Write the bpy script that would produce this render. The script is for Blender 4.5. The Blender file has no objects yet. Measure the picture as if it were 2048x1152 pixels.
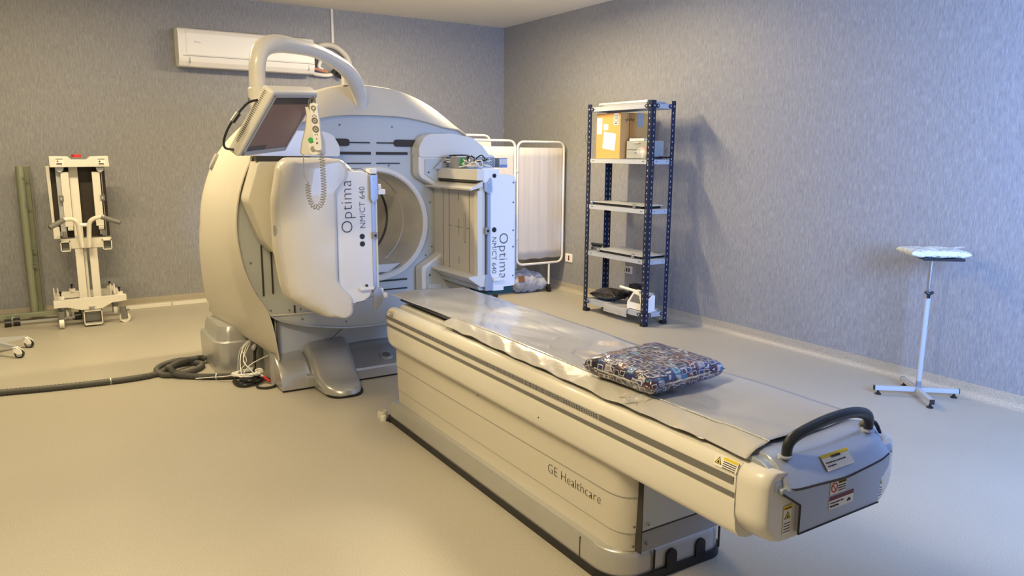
import bpy, bmesh, math, random
from mathutils import Vector, Matrix
sc = bpy.context.scene
COL = sc.collection
PI = math.pi

# ---------------------------------------------------------------- camera
EYE = Vector((0.0, 0.0, 1.55))
cam_d = bpy.data.cameras.new('camera')
cam_d.sensor_width = 36.0
cam_d.lens = 1495.0 / 2048.0 * 36.0
cam_d.clip_start = 0.05
cam = bpy.data.objects.new('camera', cam_d)
COL.objects.link(cam)
pitch, yaw, roll = 0.178529, 0.563413, 0.007420
Fv = Vector((math.sin(yaw) * math.cos(pitch), math.cos(yaw) * math.cos(pitch), -math.sin(pitch)))
Rv = Vector((math.cos(yaw), -math.sin(yaw), 0.0))
Uv = Rv.cross(Fv)
R2 = Rv * math.cos(roll) + Uv * math.sin(roll)
U2 = Uv * math.cos(roll) - Rv * math.sin(roll)
M = Matrix((R2, U2, -Fv)).transposed().to_4x4()
M.translation = EYE
cam.matrix_world = M
sc.camera = cam

# ---------------------------------------------------------------- colour management, world, lights
sc.view_settings.view_transform = 'Standard'
sc.view_settings.look = 'None'
sc.view_settings.gamma = 1.0
sc.view_settings.exposure = 0.12
sc.view_settings.use_curve_mapping = False
W = bpy.data.worlds.new('world')
sc.world = W
W.use_nodes = True
W.node_tree.nodes['Background'].inputs[0].default_value = (0.75, 0.8, 0.9, 1)
W.node_tree.nodes['Background'].inputs[1].default_value = 0.25

XR, YB, HC = 5.053, 8.223, 3.068        # right wall, back wall, ceiling
XL, YF = -3.2, -0.7

def area(name, loc, rot, sx, sy, power, color):
    d = bpy.data.lights.new(name, 'AREA')
    d.shape = 'RECTANGLE'; d.size = sx; d.size_y = sy; d.energy = power; d.color = color
    o = bpy.data.objects.new(name, d); COL.objects.link(o)
    o.location = loc; o.rotation_euler = rot
    return o
WARM = (1.0, 0.79, 0.45)
COOL = (0.28, 0.48, 1.0)
LAMPS = [(3.25, 6.0, 92), (0.0, 5.7, 70), (-0.3, 1.8, 76)]
for i, (lx, ly, pw) in enumerate(LAMPS):
    area('ceiling_tube_light', (lx, ly, HC - 0.135), (0, 0, 0), 1.15, 0.10, pw, WARM)
# daylight through the window behind the camera, on the right of the front wall
wl_ = area('window_daylight', (2.75, YF + 0.35, 1.75), (0, 0, 0), 1.1, 1.4, 160, COOL)
wl_.rotation_euler = Vector((5.05 - 2.75, 2.3 - YF - 0.35, 1.60 - 1.75)).to_track_quat('-Z', 'Y').to_euler()
wl_.data.spread = math.radians(128)

# ---------------------------------------------------------------- materials
def mat(name, col, rough=0.5, metal=0.0, noise=0.0, nscale=40.0, bump=0.0, coat=0.0, alpha=1.0, trans=0.0, ior=1.45, emit=0.0):
    m = bpy.data.materials.new(name); m.use_nodes = True
    nt = m.node_tree; b = nt.nodes['Principled BSDF']
    b.inputs['Base Color'].default_value = (*col, 1)
    b.inputs['Roughness'].default_value = rough
    b.inputs['Metallic'].default_value = metal
    b.inputs['Coat Weight'].default_value = coat
    b.inputs['Alpha'].default_value = alpha
    b.inputs['Transmission Weight'].default_value = trans
    b.inputs['IOR'].default_value = ior
    if emit:
        b.inputs['Emission Color'].default_value = (1.0, 0.82, 0.52, 1); b.inputs['Emission Strength'].default_value = emit
    if noise or bump:
        tc = nt.nodes.new('ShaderNodeTexCoord')
        n = nt.nodes.new('ShaderNodeTexNoise'); n.inputs['Scale'].default_value = nscale; n.inputs['Detail'].default_value = 4
        nt.links.new(tc.outputs['Object'], n.inputs['Vector'])
        if noise:
            mx = nt.nodes.new('ShaderNodeMix'); mx.data_type = 'RGBA'
            mx.inputs[6].default_value = (*[max(0, c * (1 - noise)) for c in col], 1)
            mx.inputs[7].default_value = (*[min(1, c * (1 + noise)) for c in col], 1)
            nt.links.new(n.outputs['Fac'], mx.inputs[0]); nt.links.new(mx.outputs[2], b.inputs['Base Color'])
        if bump:
            bp = nt.nodes.new('ShaderNodeBump'); bp.inputs['Strength'].default_value = bump; bp.inputs['Distance'].default_value = 0.01
            nt.links.new(n.outputs['Fac'], bp.inputs['Height']); nt.links.new(bp.outputs[0], b.inputs['Normal'])
    return m

def mat_wall():
    m = bpy.data.materials.new('streaked_vinyl_wallcover'); m.use_nodes = True
    nt = m.node_tree; N = nt.nodes; Lk = nt.links; b = N['Principled BSDF']
    g = N.new('ShaderNodeNewGeometry')
    sep = N.new('ShaderNodeSeparateXYZ'); Lk.new(g.outputs['Position'], sep.inputs[0])
    add = N.new('ShaderNodeMath'); add.operation = 'ADD'; Lk.new(sep.outputs[0], add.inputs[0]); Lk.new(sep.outputs[1], add.inputs[1])
    cmb = N.new('ShaderNodeCombineXYZ'); Lk.new(add.outputs[0], cmb.inputs[0]); Lk.new(sep.outputs[2], cmb.inputs[2])
    def streak(sx, sz, seed):
        mp = N.new('ShaderNodeMapping'); mp.inputs['Scale'].default_value = (sx, 1, sz); mp.inputs['Location'].default_value = (seed, seed, seed)
        n = N.new('ShaderNodeTexNoise'); n.inputs['Scale'].default_value = 1; n.inputs['Detail'].default_value = 5; n.inputs['Roughness'].default_value = 0.6
        Lk.new(cmb.outputs[0], mp.inputs[0]); Lk.new(mp.outputs[0], n.inputs['Vector']); return n
    a = streak(150, 20, 3); c = streak(60, 8, 11)
    r1 = N.new('ShaderNodeValToRGB'); e = r1.color_ramp.elements
    e[0].position = 0.34; e[0].color = (0.228, 0.231, 0.245, 1); e[1].position = 0.74; e[1].color = (0.365, 0.37, 0.388, 1)
    Lk.new(a.outputs['Fac'], r1.inputs[0])
    r2 = N.new('ShaderNodeValToRGB'); e = r2.color_ramp.elements
    e[0].position = 0.38; e[0].color = (0.88, 0.88, 0.90, 1); e[1].position = 0.70; e[1].color = (1.10, 1.10, 1.08, 1)
    Lk.new(c.outputs['Fac'], r2.inputs[0])
    mx = N.new('ShaderNodeMix'); mx.data_type = 'RGBA'; mx.blend_type = 'MULTIPLY'; mx.inputs[0].default_value = 1
    Lk.new(r1.outputs[0], mx.inputs[6]); Lk.new(r2.outputs[0], mx.inputs[7])
    Lk.new(mx.outputs[2], b.inputs['Base Color'])
    b.inputs['Roughness'].default_value = 0.5
    bp = N.new('ShaderNodeBump'); bp.inputs['Strength'].default_value = 0.15; bp.inputs['Distance'].default_value = 0.003
    Lk.new(a.outputs['Fac'], bp.inputs['Height']); Lk.new(bp.outputs[0], b.inputs['Normal'])
    return m

def mat_floor(name, c0, c1, rough):
    m = bpy.data.materials.new(name); m.use_nodes = True
    nt = m.node_tree; N = nt.nodes; Lk = nt.links; b = N['Principled BSDF']
    g = N.new('ShaderNodeNewGeometry')
    n = N.new('ShaderNodeTexNoise'); n.inputs['Scale'].default_value = 260; n.inputs['Detail'].default_value = 2
    n2 = N.new('ShaderNodeTexNoise'); n2.inputs['Scale'].default_value = 1.1; n2.inputs['Detail'].default_value = 4
    Lk.new(g.outputs['Position'], n.inputs['Vector']); Lk.new(g.outputs['Position'], n2.inputs['Vector'])
    r = N.new('ShaderNodeValToRGB'); e = r.color_ramp.elements
    e[0].position = 0.34; e[0].color = (*c0, 1); e[1].position = 0.60; e[1].color = (*c1, 1)
    Lk.new(n.outputs['Fac'], r.inputs[0])
    r2 = N.new('ShaderNodeValToRGB'); e = r2.color_ramp.elements
    e[0].position = 0.3; e[0].color = (0.93, 0.92, 0.90, 1); e[1].position = 0.7; e[1].color = (1, 1, 1, 1)
    Lk.new(n2.outputs['Fac'], r2.inputs[0])
    mx = N.new('ShaderNodeMix'); mx.data_type = 'RGBA'; mx.blend_type = 'MULTIPLY'; mx.inputs[0].default_value = 1
    Lk.new(r.outputs[0], mx.inputs[6]); Lk.new(r2.outputs[0], mx.inputs[7]); Lk.new(mx.outputs[2], b.inputs['Base Color'])
    b.inputs['Roughness'].default_value = rough
    return m

def mat_print():
    m = bpy.data.materials.new('glossy_patterned_wrap'); m.use_nodes = True
    nt = m.node_tree; N = nt.nodes; Lk = nt.links; b = N['Principled BSDF']
    tc = N.new('ShaderNodeTexCoord')
    nz = N.new('ShaderNodeTexNoise'); nz.inputs['Scale'].default_value = 14
    Lk.new(tc.outputs['Object'], nz.inputs['Vector'])
    mxv = N.new('ShaderNodeMix'); mxv.data_type = 'VECTOR'; mxv.inputs[0].default_value = 0.035
    Lk.new(tc.outputs['Object'], mxv.inputs[4]); Lk.new(nz.outputs['Color'], mxv.inputs[5])
    def vor(scale, feat):
        v = N.new('ShaderNodeTexVoronoi'); v.inputs['Scale'].default_value = scale; v.feature = feat; v.distance = 'CHEBYCHEV' if feat == 'F1' else 'EUCLIDEAN'
        v.inputs['Randomness'].default_value = 0.55
        Lk.new(mxv.outputs[1], v.inputs['Vector']); return v
    v1 = vor(35, 'F1'); 
    sp = N.new('ShaderNodeSeparateColor'); Lk.new(v1.outputs['Color'], sp.inputs[0])
    r = N.new('ShaderNodeValToRGB'); r.color_ramp.interpolation = 'CONSTANT'
    cols = [(0, (0.015, 0.012, 0.03)), (0.22, (0.05, 0.012, 0.03)), (0.36, (0.02, 0.03, 0.14)), (0.60, (0.05, 0.20, 0.42)), (0.68, (0.02, 0.02, 0.07)), (0.86, (0.12, 0.03, 0.03)), (0.94, (0.25, 0.25, 0.32))]
    e = r.color_ramp.elements
    e[0].position = 0; e[0].color = (*cols[0][1], 1); e[1].position = cols[1][0]; e[1].color = (*cols[1][1], 1)
    for p, c in cols[2:]:
        q = e.new(p); q.color = (*c, 1)
    Lk.new(sp.outputs[0], r.inputs[0])
    # pale outlines near a fixed distance from each cell centre
    s1 = N.new('ShaderNodeMath'); s1.operation = 'SUBTRACT'; s1.inputs[1].default_value = 0.36; Lk.new(v1.outputs['Distance'], s1.inputs[0])
    s2 = N.new('ShaderNodeMath'); s2.operation = 'ABSOLUTE'; Lk.new(s1.outputs[0], s2.inputs[0])
    s3 = N.new('ShaderNodeMath'); s3.operation = 'LESS_THAN'; s3.inputs[1].default_value = 0.045; Lk.new(s2.outputs[0], s3.inputs[0])
    mx = N.new('ShaderNodeMix'); mx.data_type = 'RGBA'; mx.inputs[7].default_value = (0.50, 0.49, 0.56, 1)
    Lk.new(s3.outputs[0], mx.inputs[0]); Lk.new(r.outputs[0], mx.inputs[6]); Lk.new(mx.outputs[2], b.inputs['Base Color'])
    b.inputs['Roughness'].default_value = 0.3; b.inputs['Coat Weight'].default_value = 1.0; b.inputs['Coat Roughness'].default_value = 0.06
    n3 = N.new('ShaderNodeTexNoise'); n3.inputs['Scale'].default_value = 26; n3.inputs['Detail'].default_value = 3
    Lk.new(tc.outputs['Object'], n3.inputs['Vector'])
    bp = N.new('ShaderNodeBump'); bp.inputs['Strength'].default_value = 0.6; bp.inputs['Distance'].default_value = 0.02
    Lk.new(n3.outputs['Fac'], bp.inputs['Height']); Lk.new(bp.outputs[0], b.inputs['Coat Normal']); 
    return m

def mat_wavy(name, col, rough, scale, strength, coat=0.0, alpha=1.0, stretch=(1, 1, 1)):
    m = mat(name, col, rough, coat=coat, alpha=alpha)
    nt = m.node_tree; N = nt.nodes; b = N['Principled BSDF']
    tc = N.new('ShaderNodeTexCoord'); mp = N.new('ShaderNodeMapping'); mp.inputs['Scale'].default_value = stretch
    n = N.new('ShaderNodeTexNoise'); n.inputs['Scale'].default_value = scale; n.inputs['Detail'].default_value = 3
    nt.links.new(tc.outputs['Object'], mp.inputs[0]); nt.links.new(mp.outputs[0], n.inputs['Vector'])
    bp = N.new('ShaderNodeBump'); bp.inputs['Strength'].default_value = strength; bp.inputs['Distance'].default_value = 0.03
    nt.links.new(n.outputs['Fac'], bp.inputs['Height']); nt.links.new(bp.outputs[0], b.inputs['Normal'])
    return m

M_ = dict(
    wall=mat_wall(),
    floor=mat_floor('speckled_vinyl_floor', (0.325, 0.303, 0.252), (0.475, 0.446, 0.38), 0.42),
    skirting=mat_floor('speckled_vinyl_coving', (0.30, 0.26, 0.20), (0.52, 0.47, 0.38), 0.5),
    ceiling=mat('ceiling_paint', (0.85, 0.82, 0.75), 0.8),
    cream=mat('cream_plastic', (0.76, 0.735, 0.67), 0.26, noise=0.02, nscale=3, coat=0.25),
    cream2=mat('warm_cream_plastic', (0.64, 0.605, 0.52), 0.36, noise=0.02, nscale=3),
    white=mat('white_plastic', (0.88, 0.87, 0.85), 0.4),
    seam=mat('seam_shadow_gap', (0.05, 0.045, 0.04), 0.8),
    bluegrey=mat('blue_grey_panel', (0.52, 0.55, 0.56), 0.45, noise=0.03, nscale=4),
    bluesteel=mat('blue_steel', (0.20, 0.28, 0.45), 0.4, metal=0.3),
    silver=mat('silver_paint', (0.52, 0.52, 0.51), 0.30, metal=0.5, noise=0.04, nscale=9),
    silverblue=mat('silver_blue_paint', (0.42, 0.47, 0.57), 0.36, metal=0.4),
    grey=mat('grey_plastic', (0.33, 0.33, 0.33), 0.5),
    stripe=mat('grey_stripe', (0.17, 0.17, 0.165), 0.5),
    lgrey=mat('light_grey_metal', (0.52, 0.54, 0.56), 0.42, metal=0.35),
    tilegrey=mat('painted_grey_steel', (0.42, 0.45, 0.50), 0.4),
    black=mat('black_plastic', (0.012, 0.012, 0.014), 0.42),
    rubber=mat('black_rubber', (0.02, 0.02, 0.022), 0.35),
    handle=mat('soft_dark_handle', (0.018, 0.024, 0.034), 0.36),
    navy=mat('navy_blue_steel', (0.012, 0.018, 0.045), 0.35),
    chrome=mat('chrome', (0.6, 0.6, 0.62), 0.25, metal=0.9),
    screen=mat('switched_off_screen', (0.25, 0.145, 0.125), 0.35, coat=0.1),
    screenbar=mat('screen_dark_bar', (0.03, 0.03, 0.045), 0.25),
    carton=mat('cardboard', (0.62, 0.34, 0.11), 0.75, noise=0.06, nscale=18),
    paper=mat('white_paper', (0.82, 0.80, 0.76), 0.8),
    ink=mat('dark_ink', (0.03, 0.03, 0.035), 0.7),
    textgrey=mat('grey_lettering', (0.10, 0.10, 0.11), 0.6),
    yellow=mat('warning_yellow', (0.75, 0.58, 0.03), 0.6),
    red=mat('warning_red', (0.55, 0.03, 0.03), 0.5),
    darkred=mat('dark_red', (0.16, 0.02, 0.03), 0.5),
    green=mat('green_indicator', (0.05, 0.45, 0.12), 0.4),
    pcb=mat('green_circuit_board', (0.012, 0.055, 0.062), 0.4, noise=0.5, nscale=60),
    fabric=mat('white_screen_fabric', (0.60, 0.555, 0.52), 0.85, bump=0.1, nscale=60),
    cloth=mat_wavy('crumpled_white_cloth', (0.40, 0.41, 0.46), 0.85, 14, 0.7),
    brown=mat('brown_cardboard_tag', (0.15, 0.065, 0.03), 0.8),
    hose=mat('grey_corrugated_hose', (0.085, 0.085, 0.08), 0.55),
    vinyl=mat_wavy('grey_vinyl_sheet', (0.44, 0.45, 0.47), 0.28, 7, 0.30, coat=0.6, stretch=(1, .45, 1)),
    flap=mat_wavy('cloudy_clear_plastic', (0.56, 0.54, 0.50), 0.28, 11, 0.30, coat=0.35, alpha=0.9, stretch=(1, .5, 1)),
    clear=mat_wavy('crinkled_clear_plastic', (0.8, 0.8, 0.8), 0.1, 30, 0.9, coat=0.8, alpha=0.38),
    bag=mat_wavy('translucent_white_plastic', (0.78, 0.80, 0.74), 0.18, 40, 0.9, coat=0.7),
    sleeve=mat_wavy('limp_clear_plastic', (0.62, 0.62, 0.60), 0.2, 16, 0.3, coat=0.5, alpha=0.6),
    blackbag=mat_wavy('black_plastic_bag', (0.012, 0.009, 0.008), 0.22, 16, 0.9, coat=0.5),
    printed=mat_print(),
    glassy=mat('green_tinted_rail', (0.21, 0.23, 0.15), 0.35, metal=0.2, noise=0.15, nscale=8),
    glassy2=mat('pale_green_tube', (0.34, 0.37, 0.27), 0.25, metal=0.3),
    darkpanel=mat('dark_collimator_face', (0.035, 0.026, 0.02), 0.5, noise=0.4, nscale=9),
    copper=mat('pink_insulation', (0.55, 0.25, 0.17), 0.7),
    lampglow=mat('lamp_diffuser', (0.9, 0.85, 0.7), 0.5, emit=26.0),
    drawer=mat('smoky_drawer_plastic', (0.42, 0.44, 0.44), 0.2, alpha=0.75),
    daypane=mat('window_pane', (0.6, 0.7, 0.9), 0.1),
)

# ---------------------------------------------------------------- mesh helpers
ORG = {}
def finish(bm, sharp=0.55):
    bmesh.ops.recalc_face_normals(bm, faces=bm.faces)
    for f in bm.faces: f.smooth = True
    for e in bm.edges:
        if len(e.link_faces) == 2 and e.calc_face_angle(0) > sharp: e.smooth = False

def thing(name, loc, label, cat, group=None):
    o = bpy.data.objects.new(name, None); COL.objects.link(o)
    o.empty_display_size = 0.1
    o.location = loc; ORG[o.name] = Vector(loc)
    o['label'] = label; o['category'] = cat
    if group: o['group'] = group
    return o

def obj(name, bm, m, parent=None, label=None, cat=None, group=None, kind=None, sharp=0.55, recalc=True):
    if recalc: finish(bm, sharp)
    if parent is not None: org = ORG[parent.name]
    else:
        xs = [v.co.x for v in bm.verts]; ys = [v.co.y for v in bm.verts]; zs = [v.co.z for v in bm.verts]
        org = Vector(((min(xs) + max(xs)) / 2, (min(ys) + max(ys)) / 2, min(zs)))
    for v in bm.verts: v.co -= org
    me = bpy.data.meshes.new(name); bm.to_mesh(me); bm.free()
    if isinstance(m, (list, tuple)):
        for q in m: me.materials.append(M_[q])
    else: me.materials.append(M_[m])
    o = bpy.data.objects.new(name, me); COL.objects.link(o)
    if parent is not None: o.parent = parent
    else: o.location = org
    ORG[o.name] = org
    if sharp < 1.5 and len(me.polygons) > 6:
        w = o.modifiers.new('weighted_normals', 'WEIGHTED_NORMAL'); w.keep_sharp = True; w.weight = 60
    if label: o['label'] = label
    if cat: o['category'] = cat
    if group: o['group'] = group
    if kind: o['kind'] = kind
    return o

def struct(name, bm, m): return obj(name, bm, m, kind='structure')

def B(bm=None): return bm or bmesh.new()

def box(bm, x0, x1, y0, y1, z0, z1, bev=0.0, seg=2, mtx=None, mi=0):
    t = bmesh.new()
    vs = [t.verts.new((x, y, z)) for x in (x0, x1) for y in (y0, y1) for z in (z0, z1)]
    for f in ((0, 1, 3, 2), (4, 6, 7, 5), (0, 4, 5, 1), (2, 3, 7, 6), (0, 2, 6, 4), (1, 5, 7, 3)): t.faces.new([vs[i] for i in f])
    bmesh.ops.recalc_face_normals(t, faces=t.faces)
    if bev > 0: bmesh.ops.bevel(t, geom=t.edges[:], offset=bev, segments=seg, profile=0.5, affect='EDGES', clamp_overlap=True)
    merge(bm, t, mtx, mi); return bm

def merge(bm, t, mtx=None, mi=0):
    if mtx is not None: bmesh.ops.transform(t, matrix=mtx, verts=t.verts)
    mp = {v: bm.verts.new(v.co) for v in t.verts}
    for f in t.faces:
        try:
            g = bm.faces.new([mp[v] for v in f.verts]); g.material_index = mi or f.material_index
        except ValueError: pass
    t.free()

def prism(bm, pts, d0, d1, plane='XZ', bev=0.0, seg=2, mtx=None, mi=0):
    """polygon (2D list) extruded between d0 and d1 along the third axis"""
    t = bmesh.new()
    def P(a, b, d):
        return {'XZ': (a, d, b), 'YZ': (d, a, b), 'XY': (a, b, d)}[plane]
    A = [t.verts.new(P(a, b, d0)) for a, b in pts]; C = [t.verts.new(P(a, b, d1)) for a, b in pts]
    t.faces.new(A); t.faces.new(C[::-1])
    n = len(pts)
    for i in range(n): t.faces.new((A[i], C[i], C[(i + 1) % n], A[(i + 1) % n]))
    bmesh.ops.recalc_face_normals(t, faces=t.faces)
    if bev > 0:
        bmesh.ops.bevel(t, geom=[e for e in t.edges if e.calc_face_angle(0) > 0.5], offset=bev, segments=seg, profile=0.5, affect='EDGES', clamp_overlap=True)
    merge(bm, t, mtx, mi); return bm

def rpoly(pts, r, seg=5):
    """round the corners of a 2D polygon; r is one radius or one per corner"""
    out = []; n = len(pts)
    for i in range(n):
        rr = r[i] if isinstance(r, (list, tuple)) else r
        p = Vector(pts[i]); a = Vector(pts[i - 1]) - p; b = Vector(pts[(i + 1) % n]) - p
        k = min(rr, a.length * 0.49, b.length * 0.49)
        if k < 1e-5: out.append(tuple(p)); continue
        s = p + a.normalized() * k; e = p + b.normalized() * k
        for j in range(seg + 1):
            t = j / seg
            q = s * (1 - t) ** 2 + p * 2 * t * (1 - t) + e * t * t
            out.append((q.x, q.y))
    return out

def catmull(pts, n=6):
    P = [Vector(p) for p in pts]; out = []
    for i in range(len(P) - 1):
        p0 = P[max(i - 1, 0)]; p1 = P[i]; p2 = P[i + 1]; p3 = P[min(i + 2, len(P) - 1)]
        for j in range(n):
            t = j / n
            out.append(0.5 * ((2 * p1) + (p2 - p0) * t + (2 * p0 - 5 * p1 + 4 * p2 - p3) * t * t + (3 * p1 - p0 - 3 * p2 + p3) * t ** 3))
    out.append(P[-1]); return out

def tube(bm, pts, r, n=10, smooth=0, closed=False, flat=1.0, mi=0):
    if smooth: 
        R = [r] * len(pts) if not isinstance(r, (list, tuple)) else list(r)
        path = catmull(pts, smooth); rr = []
        for i in range(len(pts) - 1):
            for j in range(smooth): rr.append(R[i] + (R[i + 1] - R[i]) * j / smooth)
        rr.append(R[-1])
    else:
        path = [Vector(p) for p in pts]; rr = list(r) if isinstance(r, (list, tuple)) else [r] * len(path)
    m = len(path); rings = []; prev = None
    for i, p in enumerate(path):
        if closed: t = (path[(i + 1) % m] - path[i - 1])
        else: t = path[min(i + 1, m - 1)] - path[max(i - 1, 0)]
        t.normalize()
        if prev is None:
            u = t.cross(Vector((0, 0, 1)))
            if u.length < 0.05: u = t.cross(Vector((0, 1, 0)))
        else: u = prev - t * prev.dot(t)
        u.normalize(); prev = u; v = t.cross(u)
        rings.append([bm.verts.new(p + (u * math.cos(a) * rr[i] + v * math.sin(a) * rr[i] * flat)) for a in (2 * PI * k / n for k in range(n))])
    K = m if closed else m - 1
    for i in range(K):
        a, b = rings[i], rings[(i + 1) % m]
        for k in range(n):
            f = bm.faces.new((a[k], a[(k + 1) % n], b[(k + 1) % n], b[k])); f.material_index = mi
    if not closed:
        bm.faces.new(rings[0][::-1]).material_index = mi; bm.faces.new(rings[-1]).material_index = mi
    return bm

def cyl(bm, c, axis, r, h, n=24, r2=None, mi=0):
    c = Vector(c); ax = {'X': Vector((1, 0, 0)), 'Y': Vector((0, 1, 0)), 'Z': Vector((0, 0, 1))}.get(axis, None) if isinstance(axis, str) else Vector(axis).normalized()
    return tube(bm, [c, c + ax * h], [r, r if r2 is None else r2], n=n, mi=mi)

def lathe(bm, prof, c, axis='Z', n=32, mi=0):
    """prof = [(radius, height)...] around an axis through c"""
    c = Vector(c); rings = []
    for r, h in prof:
        ring = []
        for k in range(n):
            a = 2 * PI * k / n
            if axis == 'Z': p = (r * math.cos(a), r * math.sin(a), h)
            elif axis == 'Y': p = (r * math.cos(a), h, r * math.sin(a))
            else: p = (h, r * math.cos(a), r * math.sin(a))
            ring.append(bm.verts.new(c + Vector(p)))
        rings.append(ring)
    for a, b in zip(rings, rings[1:]):
        for k in range(n):
            f = bm.faces.new((a[k], a[(k + 1) % n], b[(k + 1) % n], b[k])); f.material_index = mi
    return bm, rings

def loft(bm, rings, closed=True, cap0=False, cap1=False, mi=0):
    R = [[bm.verts.new(p) for p in r] for r in rings]; n = len(R[0])
    for a, b in zip(R, R[1:]):
        for k in range(n if closed else n - 1):
            f = bm.faces.new((a[k], a[(k + 1) % n], b[(k + 1) % n], b[k])); f.material_index = mi
    if cap0: bm.faces.new(R[0][::-1])
    if cap1: bm.faces.new(R[-1])
    return R

def each(name, m, parent, parts):
    for fn in parts:
        b_ = bmesh.new(); fn(b_); obj(name, b_, m, parent)

def text(s, origin, xd, yd, size, m, parent, name='lettering', extrude=0.0006, thin=0.0, align='LEFT', spacing=1.0, bold=0.0):
    cu = bpy.data.curves.new('txt', 'FONT'); cu.body = s; cu.size = size; cu.extrude = extrude; cu.offset = bold - thin
    cu.align_x = align; cu.space_character = spacing; cu.resolution_u = 3
    o = bpy.data.objects.new('txt', cu); COL.objects.link(o)
    dg = bpy.context.evaluated_depsgraph_get(); dg.update()
    me = bpy.data.meshes.new_from_object(o.evaluated_get(dg))
    bm = bmesh.new(); bm.from_mesh(me)
    bpy.data.objects.remove(o); bpy.data.curves.remove(cu); bpy.data.meshes.remove(me)
    xd = Vector(xd).normalized(); yd = Vector(yd).normalized(); z = xd.cross(yd)
    Mx = Matrix((xd, yd, z)).transposed().to_4x4(); Mx.translation = Vector(origin) + z * 0.0006
    bmesh.ops.transform(bm, matrix=Mx, verts=bm.verts)
    for f in bm.faces: f.material_index = 0
    return obj(name, bm, m, parent)

def frame_mtx(origin, xd, yd):
    xd = Vector(xd).normalized(); yd = Vector(yd); yd = (yd - xd * yd.dot(xd)).normalized(); z = xd.cross(yd)
    Mx = Matrix((xd, yd, z)).transposed().to_4x4(); Mx.translation = Vector(origin)
    return Mx

def pillow(bm, w, d, h, n=18, noise=0.0, seed=1, mtx=None, power=2.6, mi=0, ex=0.5):
    rnd = random.Random(seed); t = bmesh.new()
    ph = [(rnd.uniform(6, 30), rnd.uniform(6, 30), rnd.uniform(0, 6)) for _ in range(5)]
    def hh(u, v):
        a = max(0, 1 - abs(u) ** power) ** ex * max(0, 1 - abs(v) ** power) ** ex
        return a
    for s in (1, -1):
        g = []
        for i in range(n + 1):
            row = []
            for j in range(n + 1):
                u = -1 + 2 * i / n; v = -1 + 2 * j / n
                pin = 1 - 0.05 * (1 - u * u) * abs(v) - 0.05 * (1 - v * v) * abs(u)
                z = s * hh(u, v) * h / 2
                z += noise * sum(math.sin(a * u + b * v * 0.7 + c) for a, b, c in ph) / 5 * (hh(u, v) ** 0.5)
                row.append(t.verts.new((u * w / 2 * pin, v * d / 2 * pin, z)))
            g.append(row)
        for i in range(n):
            for j in range(n): t.faces.new((g[i][j], g[i + 1][j], g[i + 1][j + 1], g[i][j + 1]))
    bmesh.ops.remove_doubles(t, verts=t.verts, dist=1e-5)
    merge(bm, t, mtx, mi); return bm

# ================================================================ THE ROOM
T = 0.12
struct('floor', box(B(), XL - T, XR + T, YF - T, YB + T, -0.1, 0.0), 'floor')
struct('ceiling', box(B(), XL - T, XR + T, YF - T, YB + T, HC, HC + 0.1), 'ceiling')
struct('wall_back', box(B(), XL - T, XR + T, YB, YB + T, 0, HC), 'wall')
struct('wall_right', box(B(), XR, XR + T, YF, YB, 0, HC), 'wall')
struct('wall_left', box(B(), XL - T, XL, YF, YB, 0, HC), 'wall')
b = B()
box(b, XL, 2.95, YF - T, YF, 0, HC); box(b, 4.75, XR, YF - T, YF, 0, HC)
box(b, 2.95, 4.75, YF - T, YF, 0, 0.85); box(b, 2.95, 4.75, YF - T, YF, 2.45, HC)
struct('wall_front', b, 'wall')
b = B()
for x in (2.95, 3.82, 4.70): box(b, x, x + 0.05, YF - 0.08, YF - 0.02, 0.85, 2.45)
for z in (0.85, 2.40): box(b, 3.0, 4.70, YF - 0.08, YF - 0.02, z, z + 0.05)
w = struct('window_1', b, 'white')
obj('pane', box(B(), 3.0, 4.70, YF - 0.055, YF - 0.045, 0.90, 2.40), 'daypane', w)
# coved skirting: same vinyl as the floor, turned up the wall
def coving(name, x0, y0, x1, y1, nx, ny):
    b = B(); R = 0.045; prof = [(0.0, 0.092), (0.004, 0.092), (0.004, R)]
    for k in range(1, 7):
        a = k / 6 * PI / 2; prof.append((0.004 + R * (1 - math.cos(a)) * 1.0, R * (1 - math.sin(a)) + 0.001))
    prof += [(0.004 + R, 0.0), (0.0, 0.0)]
    loft(b, [[(x + nx * d, y + ny * d, z) for d, z in prof] for x, y in ((x0, y0), (x1, y1))], cap0=True, cap1=True)
    struct(name, b, 'skirting')
coving('baseboard_back', XL, YB, XR, YB, 0, -1)
coving('baseboard_right', XR, YF, XR, YB, -1, 0)
coving('baseboard_left', XL, YF, XL, YB, 1, 0)
# white cable duct on the floor along the back wall, in lengths
b = B(); box(b, 0.30, 1.05, YB - 0.105, YB - 0.052, 0.0, 0.036, 0.004); box(b, 1.055, 3.4, YB - 0.105, YB - 0.052, 0.0, 0.036, 0.004)
struct('trim_1', b, 'cream')

# ceiling lamps (just above the frame)
for i, (lx, ly, pw) in enumerate(LAMPS):
    t = thing('ceiling_lamp', (lx, ly, HC - 0.07), 'long tube ceiling lamp with white housing ' + ('near the far corner', 'over the coiled hose', 'nearest the camera')[i], 'lamp')
    b = B(); box(b, lx - 0.62, lx + 0.62, ly - 0.15, ly + 0.15, HC - 0.05, HC - 0.001, 0.008)
    obj('housing', b, 'white', t)
    b = B(); box(b, lx - 0.60, lx + 0.60, ly - 0.06, ly + 0.06, HC - 0.125, HC - 0.055, 0.02); obj('tube', b, 'lampglow', t)

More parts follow.
